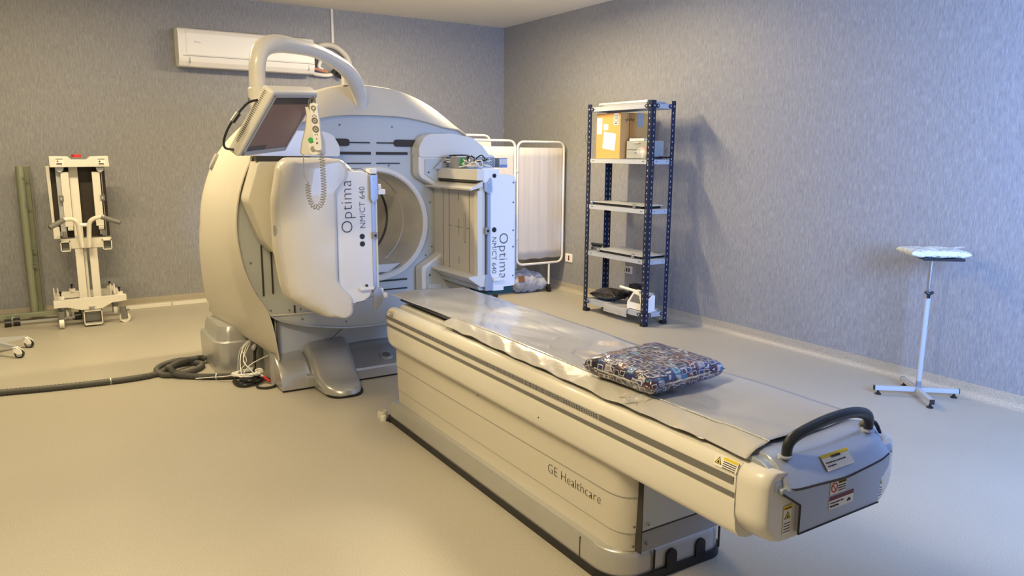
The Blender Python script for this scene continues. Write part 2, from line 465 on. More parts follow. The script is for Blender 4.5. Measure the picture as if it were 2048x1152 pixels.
# ================================================================ GANTRY
GX, GZ, FY = 1.95, 1.06, 4.85
def resamp(pts, n):
    P = catmull(pts, 10); L = [0]
    for a, b in zip(P, P[1:]): L.append(L[-1] + (b - a).length)
    out = []
    for k in range(n):
        s = L[-1] * k / (n - 1); i = 0
        while i < len(L) - 2 and L[i + 1] < s: i += 1
        f = (s - L[i]) / max(1e-9, L[i + 1] - L[i]); q = P[i].lerp(P[i + 1], min(1, max(0, f))); out.append(q)
    return out
def mirror_ring(left, y, n=40, ys=None):
    L = resamp([(x, z, 0) for x, z in left], n)
    pts = [(q.x, y if ys is None else ys(q), q.y) for q in L]
    return [(2 * GX - p[0], p[1], p[2]) for p in pts[::-1]] + pts[1:]
gantry = thing('scanner_gantry', (GX, 5.45, 0), 'large cream and blue-grey medical scanner with a round bore and two camera heads', 'medical scanner')
r0 = [(1.95, 1.79), (1.75, 1.785), (1.58, 1.76), (1.42, 1.72), (1.277, 1.687), (1.153, 1.52), (1.061, 1.298), (1.03, 1.06), (1.061, .822), (1.12, .66), (1.18, .56), (1.215, .45), (1.235, .33), (1.25, .205)]
r1 = [(1.95, 2.005), (1.7, 1.975), (1.45, 1.87), (1.25, 1.71), (1.11, 1.5), (1.025, 1.28), (.995, 1.06), (1.005, .82), (1.045, .62), (1.09, .47), (1.14, .35), (1.19, .26), (1.235, .205)]
r2 = [(1.95, 2.0), (1.7, 1.965), (1.5, 1.875), (1.28, 1.70), (1.12, 1.5), (1.02, 1.24), (.985, 1.0), (.972, .8), (.98, .6), (.992, .47), (1.015, .37), (1.045, .31), (1.09, .285)]
def sc_ring(pts, s, dz=0): return [(GX + (x - GX) * s, GZ + (z - GZ) * s + dz) for x, z in pts]
mid = [((a[0] + c[0]) / 2, (a[1] + c[1]) / 2) for a, c in zip(r1, r2)]
b = B()
loft(b, [mirror_ring(sc_ring(r0, .992), 4.90), mirror_ring(r0, 4.835), mirror_ring(sc_ring(r0, 1.004), 4.822),
         mirror_ring(sc_ring(r0, 1.012), 4.825),
         mirror_ring(sc_ring(r1, .985), 4.93), mirror_ring(r1, 5.02), mirror_ring(mid, 5.4), mirror_ring(r2, 5.82), mirror_ring(sc_ring(r2, .985), 5.95), mirror_ring(sc_ring(r2, .93), 6.02), mirror_ring(sc_ring(r2, .42), 6.06)], closed=False)
obj('shell', b, 'cream2', gantry, sharp=0.9)
# oval badge, recessed hand grip and small catch on the left of the shell
for (x, y, z, ry, rz, m) in ((1.095, 5.78, 1.475, .028, .062, 'grey'), (1.010, 5.82, .415, .022, .045, 'cream2')):
    b = B(); lathe(b, [(0.0001, -.012), (1.0, -.012), (1.0, .008), (.85, .012), (.0001, .009)], (0, 0, 0), 'X', 28)
    bmesh.ops.transform(b, matrix=Matrix.Translation((x, y, z)) @ Matrix.Rotation(.45 if m == 'grey' else -.12, 4, 'Y') @ Matrix.Scale(-1, 4, (1, 0, 0)) @ Matrix.Diagonal((1, ry, rz, 1)), verts=b.verts)
    obj('badge' if m == 'grey' else 'hand_recess', b, m, gantry)
# face panel: a ring plate around the bore
rp = [(1.95, 1.80), (1.75, 1.79), (1.58, 1.77), (1.42, 1.73), (1.277, 1.69), (1.153, 1.52), (1.061, 1.298), (1.03, 1.06), (1.061, .822), (1.12, .66), (1.165, .57), (1.24, .475), (1.42, .41), (1.65, .365), (1.8, .352), (1.95, .35)]
def polar_ring(y, r, src):
    return [(GX + r * math.cos(math.atan2(p[2] - GZ, p[0] - GX)), y, GZ + r * math.sin(math.atan2(p[2] - GZ, p[0] - GX))) for p in src]
outer = mirror_ring(rp, FY + .012)[:-1]
b = B(); loft(b, [[(p[0], FY + .05, p[2]) for p in outer], outer, polar_ring(FY + .012, 0.375, outer), polar_ring(FY + .06, 0.375, outer)])
obj('face_panel', b, 'bluegrey', gantry)
# light rim along the bottom of the plate
b = B()
L_ = resamp([(x, z, 0) for x, z in rp[9:]], 30); full = [(q.x, FY + .006, q.y) for q in L_] + [(2 * GX - q.x, FY + .006, q.y) for q in L_[::-1]][1:]
tube(b, full, 0.007, 6); obj('rim_trim', b, 'lgrey', gantry)
b = B(); tube(b, [(1.115, FY + .004, .665), (1.16, FY + .004, .57), (1.20, FY + .004, .52), (1.25, FY + .004, .497), (1.6, FY + .004, .49)], .006, 6, smooth=4)
obj('rim_trim', b, 'cream', gantry)
# slots cut in the plate
def slot(x0, x1, z, h, y=None):
    b = B(); box(b, x0, x1, (y or FY) + .004, (y or FY) + .018, z - h / 2, z + h / 2); obj('slot', b, 'seam', gantry)
for s in (1, -1):
    def X(a, c): return (a, c) if s == 1 else (2 * GX - c, 2 * GX - a)
    slot(*X(1.70, 1.925), 1.612, .008)
    b = B(); x0, x1 = X(1.62, 1.782) if s == 1 else (2.10, 2.27)
    prism(b, rpoly([(x0, 1.588), (x1, 1.588), (x1, 1.636), (x0, 1.636)], .023), FY + .002, FY + .018); obj('slot', b, 'seam', gantry)
    slot(*X(1.70, 1.93), 1.542, .018); slot(*X(1.76, 1.93), 1.475, .007)
    slot(*X(1.72, 1.925), .660, .011); slot(*X(1.72, 1.925), .596, .009)
for x, z0, z1 in ((1.175, .63, .96), (1.235, .64, .94), (1.37, .50, .55), (2.72, .63, .96)):
    slot(x - .0045, x + .0045, (z0 + z1) / 2, z1 - z0)
b = B()
for x, z in ((1.72, 1.725), (2.09, 1.72), (2.42, 1.66), (1.75, 1.46), (2.06, 1.46), (1.105, .85), (1.215, .53), (1.335, .52), (1.41, .52), (1.42, .45), (1.72, .40), (2.05, .40), (1.38, 1.0), (2.37, 1.2), (2.38, .88), (2.04, .71), (2.33, .82)):
    b = B(); cyl(b, (x, FY + .014, z), (0, -1, 0), .006, .008, 8); obj('screw', b, 'stripe', gantry)
# bore: front lip, flared tunnel, dark joint, inner ring, far ring
b = B(); lathe(b, [(.395, .03), (.395, -.008), (.388, -.016), (.366, -.018), (.356, -.008), (.354, .02), (.352, .32)], (GX, FY, GZ), 'Y', 72); obj('bore_lip', b, 'cream', gantry)
b = B(); lathe(b, [(.352, .32), (.346, .325), (.346, .332), (.352, .337), (.350, .56), (.345, .60)], (GX, FY, GZ), 'Y', 72); obj('bore_tunnel', b, 'cream', gantry)
b = B(); lathe(b, [(.345, .60), (.356, .605), (.356, .635), (.342, .64)], (GX, FY, GZ), 'Y', 72); obj('bore_joint', b, 'stripe', gantry)
b = B(); lathe(b, [(.342, .64), (.338, .66), (.335, .90), (.36, 1.17), (.39, 1.21)], (GX, FY, GZ), 'Y', 72); obj('bore_liner', b, 'cream2', gantry)
b = B(); tube(b, [(GX + .3485 * math.cos(a), FY + .328, GZ + .3485 * math.sin(a)) for a in (2 * PI * k / 60 for k in range(60))], .0028, 5, closed=True); obj('bore_seam', b, 'grey', gantry)
b = B(); prism(b, [(GX - .20, GZ - .285), (GX + .20, GZ - .285), (GX + .10, GZ - .345), (GX - .10, GZ - .345)], FY + .03, FY + .32, bev=.008)
obj('bore_floor', b, 'cream', gantry)
b = B(); box(b, GX - .06, GX + .02, FY + .15, FY + .35, GZ - .262, GZ - .19, .008); obj('table_guide', b, 'white', gantry)
b = B(); box(b, GX - .06, GX + .0, FY + .13, FY + .16, GZ - .262, GZ - .245, .002); obj('guide_slot', b, 'seam', gantry)
# skirt under the face plate (curved, blue-grey) with a stepped seam
b = B()
ring = lambda z, dy: [(1.245 + (2.655 - 1.245) * k / 24, 4.90 + dy + .09 * math.sin(PI * k / 24), z) for k in range(25)]
loft(b, [ring(.56, .0), ring(.35, .0), ring(.24, .01), ring(.12, .0)], closed=False); obj('lower_skirt', b, 'bluegrey', gantry, sharp=.9)
b = B(); tube(b, [(1.46, 4.925, .20), (1.50, 4.925, .205), (1.56, 4.932, .215), (1.73, 4.955, .335)], .003, 5); obj('skirt_seam', b, 'stripe', gantry)
b = B(); box(b, 1.255, 1.268, 4.872, 4.91, .195, .50); obj('side_gap', b, 'stripe', gantry)
# silver plinth along the floor
b = B(); pr = [(4.735, .014), (4.735, .075), (4.745, .088), (4.77, .097), (4.88, .135), (4.94, .18), (5.00, .215), (5.3, .215), (5.3, .014)]
loft(b, [[(x, y + (0 if i < 0 else .0) , z) for y, z in pr] for x in (1.40, 1.60, 1.95, 2.3, 2.56, 2.62)], cap0=True, cap1=True); obj('plinth', b, 'silver', gantry)
b = B(); box(b, 1.30, 2.60, 4.745, 5.9, .0, .016); obj('plinth_foot', b, 'black', gantry)
b = B(); lathe(b, [(.0001, .0), (.05, .0), (.044, .012), (.03, .014), (.026, .004), (.0001, .002)], (0, 0, 0), 'Z', 28)
bmesh.ops.transform(b, matrix=Matrix.Translation((2.0, 4.845, .122)) @ Matrix.Rotation(.32, 4, 'X'), verts=b.verts); obj('plinth_cap', b, 'silver', gantry)
b = B(); cyl(b, (2.0, 4.842, .130), (0, -.31, .95), .026, .004, 20); obj('cap_recess', b, 'stripe', gantry)
# hidden core that carries shell, plinth and bore
b = B(); box(b, 1.35, 2.55, 5.02, 5.95, .0, .62); obj('core', b, 'stripe', gantry)
# silver wedge cover and the big silver foot reaching forward
def hump(name, xs, prof, bx=None, m='silver'):
    b = B(); rings = []
    for (dx, k) in bx:
        rings.append([(dx, y, z * k + .014 * (1 - k)) for y, z in prof])
    loft(b, rings, cap0=True, cap1=True); return obj(name, b, m, gantry, sharp=.7)
wp = [(5.20, .012), (5.20, .225), (5.0, .232), (4.93, .222), (4.86, .19), (4.80, .145), (4.765, .09), (4.745, .03), (4.742, .012)]
hump('foot_cover', None, wp, [(1.235, .93), (1.25, .985), (1.28, 1), (1.395, 1), (1.42, .975), (1.432, .9)])
fp = [(5.10, .012), (5.10, .262), (5.0, .272), (4.93, .262), (4.85, .225), (4.77, .17), (4.70, .12), (4.64, .092), (4.58, .078), (4.52, .07), (4.47, .058), (4.445, .038), (4.44, .012)]
b = B(); rings = []
for f_, k in ((-1, .55), (-.96, .78), (-.86, .93), (-.7, .99), (-.3, 1.0), (.3, 1.0), (.7, .99), (.86, .92), (.96, .76), (1, .5)):
    rg = []
    for y, z in fp:
        t_ = max(0, min(1, (5.0 - y) / .55)); hw = .175 - .05 * t_; cx = 1.60 - .025 * t_
        pull = 0.11 * (abs(f_) ** 3) * max(0, (4.75 - y) / .3)
        rg.append((cx + f_ * hw, y + pull, .012 + (z - .012) * k))
    rings.append(rg)
loft(b, rings, cap0=True, cap1=True); obj('floor_foot', b, 'silver', gantry, sharp=.8)
b = B(); prism(b, rpoly([(1.44, 5.0), (1.46, 4.50), (1.50, 4.44), (1.64, 4.43), (1.70, 4.50), (1.77, 5.0)], .06), 0, .013, 'XY'); prism(b, [(1.24, 5.1), (1.24, 4.75), (1.43, 4.742), (1.43, 5.1)], 0, .012, 'XY'); obj('foot_pad', b, 'black', gantry)
# silver corner base at the back left
b = B(); 
q = rpoly([(.945, 5.92), (.95, 5.42), (1.00, 5.345), (1.40, 5.34), (1.40, 5.92)], [.02, .05, .05, 0, 0], 6)
def inset(pts, s, c=(1.18, 5.65)): return [((x - c[0]) * s + c[0], (y - c[1]) * s + c[1]) for x, y in pts]
loft(b, [[(x, y, z) for x, y in inset(q, s)] for z, s in ((.0, .97), (.02, .985), (.20, 1.0), (.225, .985), (.232, .95), (.225, .90), (.235, .88), (.29, .86), (.33, .80))], cap0=True, cap1=True)
obj('corner_base', b, 'silver', gantry, sharp=.7)
b = B(); box(b, 1.225, 1.25, 4.92, 5.00, .0, .22, .004); obj('corner_bracket', b, 'lgrey', gantry)

# ---- carriages that hold the heads
def arm_upper(x0, x1, tip, y0, y1, m='cream'):
    b = B(); s = 1 if x1 > x0 else -1
    pts = [(x0, 1.52), (x0, 1.585), (x0 + s * .04, 1.655), (x0 + s * .09, 1.675), (x0 + s * .26, 1.68), (x0 + s * .42, 1.655), (x1, 1.60), (tip, 1.52)]
    prism(b, rpoly(pts, .02), y0, y1, bev=.018, seg=3); return b
b = arm_upper(2.232, 2.73, 2.80, 4.735, 4.855); obj('upper_arm', b, 'cream', gantry)
b = arm_upper(1.672, 1.16, 1.10, 4.735, 4.855); obj('upper_arm', b, 'cream', gantry)
# C-shaped bracket behind the right head
b = B(); prism(b, rpoly([(2.232, 1.54), (2.232, 1.405), (2.25, 1.375), (2.39, 1.30), (2.42, 1.28), (2.42, .86), (2.38, .83), (2.27, .765), (2.245, .75), (2.245, .56), (2.285, .505), (2.40, .495), (2.84, .55), (2.84, 1.54)], .035), 4.745, 4.855, bev=.012, seg=3)
obj('arm_bracket', b, 'cream', gantry)
b = B(); prism(b, [(2.275, 1.505), (2.275, 1.40), (2.41, 1.32), (2.80, 1.32), (2.80, 1.505)], 4.735, 4.75, bev=.004); obj('bracket_panel', b, 'bluegrey', gantry)
b = B(); prism(b, rpoly([(2.275, .74), (2.39, .82), (2.80, .80), (2.80, .575), (2.40, .525), (2.32, .525), (2.275, .575)], .025), 4.735, 4.75, bev=.004); obj('bracket_panel', b, 'bluegrey', gantry)
b = B(); prism(b, rpoly([(2.28, .635), (2.375, .635), (2.39, .62), (2.39, .53), (2.32, .53), (2.28, .57)], .02), 4.722, 4.74, bev=.004); obj('corner_pad', b, 'bluegrey', gantry)
b = B(); box(b, 2.575, 2.582, 4.730, 4.74, .55, .66); cyl(b, (2.55, 4.738, .57), (0, -1, 0), .006, .008, 8); cyl(b, (2.30, 4.738, .695), (0, -1, 0), .006, .008, 8); cyl(b, (2.30, 4.738, 1.415), (0, -1, 0), .006, .008, 8)
obj('panel_seam', b, 'seam', gantry)
# fairing beside the left head
b = B(); prism(b, rpoly([(1.13, 1.49), (1.055, 1.26), (1.14, 1.01), (1.21, .915), (1.42, .90), (1.42, 1.49)], [.01, .03, .03, .05, 0, 0]), 4.62, 4.85, bev=.02, seg=3); obj('head_fairing', b, 'cream2', gantry)
b = B(); box(b, 1.12, 1.45, 4.64, 4.70, 1.492, 1.522); obj('fairing_gap', b, 'seam', gantry)

# ---- left head with its cream cover
LY = 4.17
cov = [(1.115, 1.485), (1.15, 1.515), (1.50, 1.515), (1.55, 1.49), (1.61, 1.43), (1.655, 1.43), (1.66, .74), (1.60, .655), (1.53, .575), (1.47, .565), (1.36, .585), (1.22, .66), (1.13, .72), (1.105, .80), (1.075, 1.02), (1.075, 1.28)]
covr = rpoly(cov, .025, 3)
def cinset(pts, s, c=(1.40, 1.06)): return [((x - c[0]) * s + c[0], (z - c[1]) * s + c[1]) for x, z in pts]
b = B()
def lsh(x, y):
    return max(0, min(1, (1.45 - x) / .33)) * max(0, y - 4.24) * .40
loft(b, [[(x + lsh(x, y), y, z) for x, z in cinset(covr, s)] for y, s in ((4.84, .99), (4.80, 1.0), (4.6, 1.0), (4.40, 1.0), (4.28, .985), (4.225, .955), (4.195, .91), (4.185, .86))], cap0=True, cap1=True)
obj('head_cover', b, 'cream2', gantry, sharp=.8)
# raised side shell of the cover with the S-shaped edge beside the lettering panel
b = B()
side = [(1.50, 1.512), (1.525, 1.47), (1.52, 1.415), (1.452, 1.335), (1.448, .80), (1.47, .765), (1.53, .70), (1.535, .60), (1.50, .572), (1.36, .592), (1.23, .665), (1.135, .73), (1.11, .80), (1.082, 1.02), (1.082, 1.28), (1.12, 1.485), (1.155, 1.51)]
sr = rpoly(side, .022, 3)
def linset(x, z, k):
    wl = max(0, min(1, (1.42 - x) / .30)); wz = .25 + .75 * wl
    return (x + k * wl * 1.25 + (-.25 * k if x > 1.43 else 0), z + (1.06 - z) * k * .9 * (.35 + .65 * wl))
loft(b, [[(lambda q: (q[0] + lsh(x, y) , y, q[1]))(linset(x, z, k)) for x, z in sr] for y, k in ((4.34, 0), (4.25, .004), (4.20, .022), (4.17, .045), (LY - .020, .075), (LY - .030, .12), (LY - .033, .16))], cap0=True, cap1=True)
obj('cover_side', b, 'cream', gantry, sharp=.9)
b = B(); prism(b, [(1.44, 1.44), (1.60, 1.44), (1.66, 1.415), (1.66, .755), (1.615, .68), (1.53, .665), (1.44, .70)], LY, LY + .2, bev=.006); obj('front_plate', b, 'white', gantry)
b = B(); tube(b, [(1.535, LY - .001, 1.455), (1.59, LY - .001, 1.456), (1.645, LY - .001, 1.425)], .0022, 4); tube(b, [(1.54, LY - .001, .672), (1.59, LY - .001, .674), (1.61, LY - .001, .69), (1.655, LY - .001, .70)], .0018, 4); obj('plate_seam', b, 'stripe', gantry)
# collimator edge: blue-grey strip, latches, white rail
b = B(); box(b, 1.652, 1.672, LY - .006, LY + .20, .72, 1.42); obj('collimator_strip', b, 'silverblue', gantry)
b = B(); box(b, 1.672, 1.684, LY - .012, LY + .66, .735, 1.36, .002); obj('collimator_frame', b, 'cream', gantry)
for z0 in (1.27, .655):
    b = B()
    if z0 > 1: prism(b, [(1.637, 1.42), (1.637, 1.28), (1.655, 1.255), (1.685, 1.28), (1.685, 1.42)], LY - .03, LY - .002, bev=.004); z1 = 1.395
    else: prism(b, [(1.645, .615), (1.645, .735), (1.665, .76), (1.69, .745), (1.705, .70), (1.695, .655)], LY - .03, LY - .002, bev=.004); z1 = .64
    cyl(b, (1.663, LY - .029, z1), (0, -1, 0), .008, .004, 12); lt = obj('latch', b, 'silverblue', gantry)
    b = B(); zc = 1.335 if z0 > 1 else .715
    box(b, 1.688, 1.735, LY - .02, LY + .03, zc - .03, zc, .004); box(b, 1.69, 1.71, LY - .018, LY + .02, zc, zc + .03, .004); obj('catch', b, 'white', gantry)
b = B(); box(b, 1.648, 1.678, LY - .022, LY - .004, 1.045, 1.085, .002); obj('lock_plate', b, 'grey', gantry)
b = B(); cyl(b, (1.664, LY - .022, 1.065), (0, -1, 0), .008, .004, 14); obj('lock_hole', b, 'black', gantry)
b = B(); box(b, 1.56, 1.65, LY - .025, LY, .742, .762, .005); obj('pull_tab', b, 'white', gantry)
b = B(); box(b, 1.60, 1.612, LY - .02, LY - .003, .764, .776, .002); obj('tab_stop', b, 'seam', gantry)
b = B(); box(b, 1.642, 1.684, LY - .02, LY + .05, 1.425, 1.455, .004); obj('corner_block', b, 'white', gantry)
b = B(); box(b, 1.65, 1.672, LY - .024, LY - .01, 1.398, 1.424); obj('block_gap', b, 'seam', gantry)
for z in (1.062, 1.018):
    b = B(); cyl(b, (1.590, LY - .0005, z), (0, -1, 0), .0155, .003, 24); obj('port_plug', b, 'black', gantry)
text('Optima', (1.533, LY - .001, 1.082), (0, 0, 1), (-1, 0, 0), .098, 'textgrey', gantry, thin=.0016, spacing=1.04)
text('NM/CT 640', (1.612, LY - .001, 1.108), (0, 0, 1), (-1, 0, 0), .049, 'textgrey', gantry, thin=.0006, spacing=1.02)
b = B(); lathe(b, [(.0001, -.006), (.9, -.006), (1.0, .002), (1, .02)], (0, 0, 0), 'Y', 28)
bmesh.ops.transform(b, matrix=Matrix.Translation((1.118, LY + .040, 1.115)) @ Matrix.Rotation(.62, 4, 'Z') @ Matrix.Diagonal((.022, 1, .05, 1)), verts=b.verts); obj('oval_badge', b, 'silver', gantry)

# ---- right head, cover taken off: bare housing, detector face, electronics
RY = 4.20
b = B(); box(b, 2.42, 2.67, RY + .02, 4.86, .66, 1.40, .006); obj('head_housing', b, 'lgrey', gantry)
b = B(); prism(b, [(2.425, 1.45), (2.545, 1.45), (2.545, 1.415), (2.665, 1.405), (2.672, 1.38), (2.672, .676), (2.645, .670), (2.585, .670), (2.585, .646), (2.50, .648), (2.475, .666), (2.475, 1.30), (2.425, 1.36)], RY - .005, RY + .02, bev=.004); obj('front_plate', b, 'white', gantry)
b = B(); box(b, 2.455, 2.478, RY - .010, RY + .004, .70, 1.32); obj('side_strip', b, 'silverblue', gantry)
for up in (1, 0):
    b = B()
    if up: prism(b, [(2.425, 1.365), (2.45, 1.36), (2.478, 1.395), (2.484, 1.31), (2.465, 1.285), (2.43, 1.31)], RY - .022, RY - .004, bev=.003); zc = 1.345
    else: prism(b, [(2.435, .655), (2.49, .655), (2.492, .72), (2.47, .775), (2.44, .76), (2.43, .70)], RY - .022, RY - .004, bev=.003); zc = .685
    cyl(b, (2.463, RY - .021, zc), (0, -1, 0), .007, .004, 12); obj('latch', b, 'silverblue', gantry)
b = B(); box(b, 2.432, 2.462, RY - .026, RY - .008, 1.03, 1.075, .002); obj('lock_plate', b, 'grey', gantry)
b = B(); cyl(b, (2.449, RY - .025, 1.052), (0, -1, 0), .009, .004, 14); obj('lock_hole', b, 'black', gantry)
b = B(); box(b, 2.485, 2.56, RY - .04, RY - .004, .715, .74, .009); obj('pull_tab', b, 'white', gantry)
for x, z, r in ((2.508, 1.055, .0165), (2.508, 1.405, .014)):
    b = B(); cyl(b, (x, RY - .004, z), (0, -1, 0), r, .004, 24); obj('port_plug', b, 'black', gantry)
b = B()
for z in (1.36, 1.23, 1.045, .935, .74):
    b = B(); cyl(b, (2.655, RY - .004, z), (0, -1, 0), .006, .004, 10); obj('screw', b, 'stripe', gantry)
text('Optima', (2.548, RY - .007, 1.035), (0, 0, -1), (1, 0, 0), .098, 'textgrey', gantry, thin=.0016, spacing=1.04)
text('NM/CT 640', (2.492, RY - .007, 1.010), (0, 0, -1), (1, 0, 0), .049, 'textgrey', gantry, thin=.0006, spacing=1.02)
b = B(); box(b, 2.672, 2.684, RY + .01, 4.80, .685, 1.37); obj('side_board', b, 'bluesteel', gantry)
b = B(); box(b, 2.684, 2.690, RY + .012, RY + .04, .78, 1.15)
for k in range(36): box(b, 2.688, 2.693, RY + .006, RY + .016, .785 + k * .01, .790 + k * .01)
obj('card_edge', b, 'lgrey', gantry)
# detector face (towards the bore) with alignment marks
DX = 2.40
b = B(); box(b, DX, 2.44, RY + .0, 4.86, .73, 1.36, .003); obj('detector_face', b, 'cream2', gantry)
b = B()
def dl(y0, y1, z0, z1): box(b, DX - .0012, DX + .002, y0, y1, z0, z1)
for y in (4.335, 4.62, 4.71): dl(y - .002, y + .002, .755, 1.33)
dl(4.335, 4.62, .755, .759)
for (y, z) in ((4.48, 1.055),): dl(y - .0015, y + .0015, z - .055, z + .055); dl(y - .05, y + .05, z - .0012, z + .0012)
dl(4.4785, 4.4815, 1.23, 1.29); dl(4.4785, 4.4815, .80, .85); dl(4.59, 4.62, 1.053, 1.057); dl(4.335, 4.37, 1.053, 1.057)
for y in (4.387, 4.407): dl(y - .001, y + .001, .955, 1.15)
dl(4.387, 4.407, .955, .957); dl(4.387, 4.407, 1.148, 1.15)
obj('alignment_marks', b, 'textgrey', gantry)
b = B(); box(b, DX - .015, DX + .02, RY - .004, RY + .045, .75, 1.31, .003); obj('face_edge', b, 'cream', gantry)
b = B(); box(b, DX - .022, 2.43, RY - .01, 4.86, 1.375, 1.445, .004); obj('top_rail', b, 'cream', gantry)
b = B(); prism(b, [(DX - .075, 1.325), (DX - .07, 1.312), (DX + .02, 1.335), (DX + .02, 1.37)], RY - .012, 4.88, bev=.002); obj('upper_flap', b, 'cream', gantry)
b = B(); box(b, DX - .026, DX + .01, RY + .02, 4.80, 1.362, 1.374); obj('rail_gap', b, 'seam', gantry)
b = B(); prism(b, [(DX - .085, .758), (DX - .085, .745), (DX + .0, .685), (DX + .06, .68), (DX + .06, .76)], RY - .012, 4.88, bev=.003); obj('lower_flap', b, 'cream', gantry)
b = B(); prism(b, [(DX - .01, .69), (DX + .0, .66), (2.60, .635), (2.60, .68)], RY + .01, 4.80); obj('under_tray', b, 'lgrey', gantry)
b = B(); box(b, 2.46, 2.66, RY + .0, 4.70, .622, .644, .002); box(b, 2.588, 2.66, RY - .0, RY + .018, .640, .668, .002); obj('circuit_tray', b, 'pcb', gantry)
b = B(); box(b, 2.425, 2.455, 4.42, 4.72, .612, .664, .003); obj('connector_box', b, 'grey', gantry)
# electronics on top: perforated cage, green unit, ribbed blue block, loose leads, vented bracket
b = B()
def grid_plate(bm, x0, x1, z0, z1, y, nx, nz, fr=.35, th=.004):
    dx = (x1 - x0) / nx; dz = (z1 - z0) / nz
    for i in range(nx + 1): box(bm, x0 + i * dx - dx * fr / 2, x0 + i * dx + dx * fr / 2, y, y + th, z0, z1)
    for j in range(nz + 1): box(bm, x0, x1, y, y + th, z0 + j * dz - dz * fr / 2, z0 + j * dz + dz * fr / 2)
grid_plate(b, 2.44, 2.585, 1.465, 1.52, RY + .12, 9, 4, .45); box(b, 2.44, 2.585, RY + .19, RY + .20, 1.46, 1.522); obj('perforated_cage', b, 'lgrey', gantry)
b = B(); box(b, 2.595, 2.66, RY + .08, RY + .2, 1.455, 1.518, .002); obj('heatsink', b, 'bluesteel', gantry)
b = B()
for k in range(8): box(b, 2.600 + k * .0072, 2.604 + k * .0072, RY + .072, RY + .08, 1.475, 1.512)
obj('heatsink_fins', b, 'white', gantry)
b = B(); box(b, 2.40, 2.475, 4.49, 4.60, 1.445, 1.525, .003); obj('circuit_unit', b, 'grey', gantry)
b = B(); box(b, 2.418, 2.458, 4.486, 4.49, 1.462, 1.512); obj('green_display', b, 'green', gantry)
rnd = random.Random(4)
for mcol, cnt in (('black', 5), ('white', 7), ('grey', 4)):
    b = B()
    for k in range(cnt):
        y = RY + .13 + rnd.random() * .28; p = [(2.40 + rnd.random() * .16, y + rnd.uniform(-.1, .1), 1.455 + rnd.random() * .05 + (.03 if mcol == 'black' else 0)) for _ in range(5)]
        tube(b, p, .0045, 6, smooth=4)
    obj('loose_leads', b, mcol, gantry)
b = B(); prism(b, rpoly([(2.33, 1.44), (2.40, 1.50), (2.44, 1.535), (2.56, 1.54), (2.60, 1.515), (2.70, 1.50), (2.70, 1.44)], .01), 4.70, 4.715); obj('vented_bracket', b, 'lgrey', gantry)
b = B()
for (x, z) in ((2.40, 1.528), (2.43, 1.528), (2.40, 1.515), (2.43, 1.515), (2.46, 1.515), (2.375, 1.515), (2.375, 1.50), (2.375, 1.485), (2.375, 1.47), (2.375, 1.455), (2.355, 1.485)): box(b, x + .045, x + .065, 4.696, 4.702, z - .003, z + .003)
obj('vent_slots', b, 'seam', gantry)

# ---- overhead display arm, monitor, handset holder
b = B()
tube(b, [(.967, 3.90, 1.80), (.967, 3.90, 1.92), (.977, 3.905, 2.00), (1.01, 3.93, 2.055), (1.09, 3.99, 2.088), (1.22, 4.11, 2.100), (1.38, 4.27, 2.105), (1.55, 4.46, 2.085), (1.68, 4.61, 2.055), (1.78, 4.73, 2.00), (1.845, 4.82, 1.93), (1.875, 4.87, 1.86), (1.885, 4.90, 1.81)],
     [.040, .039, .041, .045, .046, .042, .038, .040, .045, .050, .048, .042, .036], n=20, smooth=6)
obj('display_arm', b, 'cream', gantry)
b = B(); lathe(b, [(.0001, .115), (.042, .115), (.047, .108), (.046, .05), (.040, .015), (.03, -.005), (.0001, -.01)], (.967, 3.90, 1.745), 'Z', 24); obj('arm_collar', b, 'cream', gantry)
b = B(); cyl(b, (.927, 3.885, 1.80), (-1, -.4, 0), .008, .012, 10); obj('collar_screw', b, 'chrome', gantry)
b = B(); box(b, 1.785, 1.84, 4.93, 4.985, 1.985, 2.06, .004); obj('arm_support', b, 'cream', gantry)
b = B(); box(b, 1.79, 1.835, 4.935, 4.98, 1.965, 1.986, .003); obj('support_pad', b, 'black', gantry)
# monitor (local frame: x right along the screen, y up the screen, z out of the screen)
def rotm(ax, ay, az):
    return Matrix.Rotation(az, 3, 'Z') @ Matrix.Rotation(ax, 3, 'X') @ Matrix.Rotation(ay, 3, 'Y')
RM = rotm(.635, -.085, .841)
ux, uz, un = RM @ Vector((1, 0, 0)), RM @ Vector((0, 0, 1)), RM @ Vector((0, -1, 0))
MM = Matrix((ux, uz, un)).transposed().to_4x4(); MM.translation = Vector((1.028, 3.739, 1.684))
b = B(); box(b, -.225, .215, -.185, .178, -.062, .0, .014, 3, MM); mon = obj('monitor', b, 'cream', gantry)
b = B()
for x0, x1, y0, y1 in ((-.200, .200, -.176, -.150), (-.200, .200, .151, .162), (-.200, -.188, -.176, .162), (.188, .200, -.176, .162)): box(b, x0, x1, y0, y1, .0, .006, .002, 1, MM)
obj('bezel', b, 'silverblue', mon)
b = B(); box(b, -.188, .188, -.150, .112, .0, .002, 0, 1, MM); obj('screen', b, 'screen', mon)
b = B(); box(b, -.188, .188, .112, .151, .0, .0022, 0, 1, MM); obj('screen_bar', b, 'screenbar', mon)
b = B(); box(b, -.188, -.02, -.150, -.125, .002, .0026, 0, 1, MM); obj('screen_footer', b, 'screenbar', mon)
b = B()
for k in range(30): box(b, -.2265, -.224, -.12 + k * .0095, -.1175 + k * .0095, -.046, -.032, 0, 1, MM)
obj('vents', b, 'seam', mon)
b = B(); tube(b, [tuple(MM @ Vector(p)) for p in ((-.225, .10, -.05), (-.27, .075, -.06), (-.315, .01, -.055), (-.335, -.05, -.05), (-.325, -.115, -.045), (-.29, -.155, -.04), (-.225, -.165, -.035))], .0055, 8, smooth=5); obj('power_lead', b, 'rubber', mon)
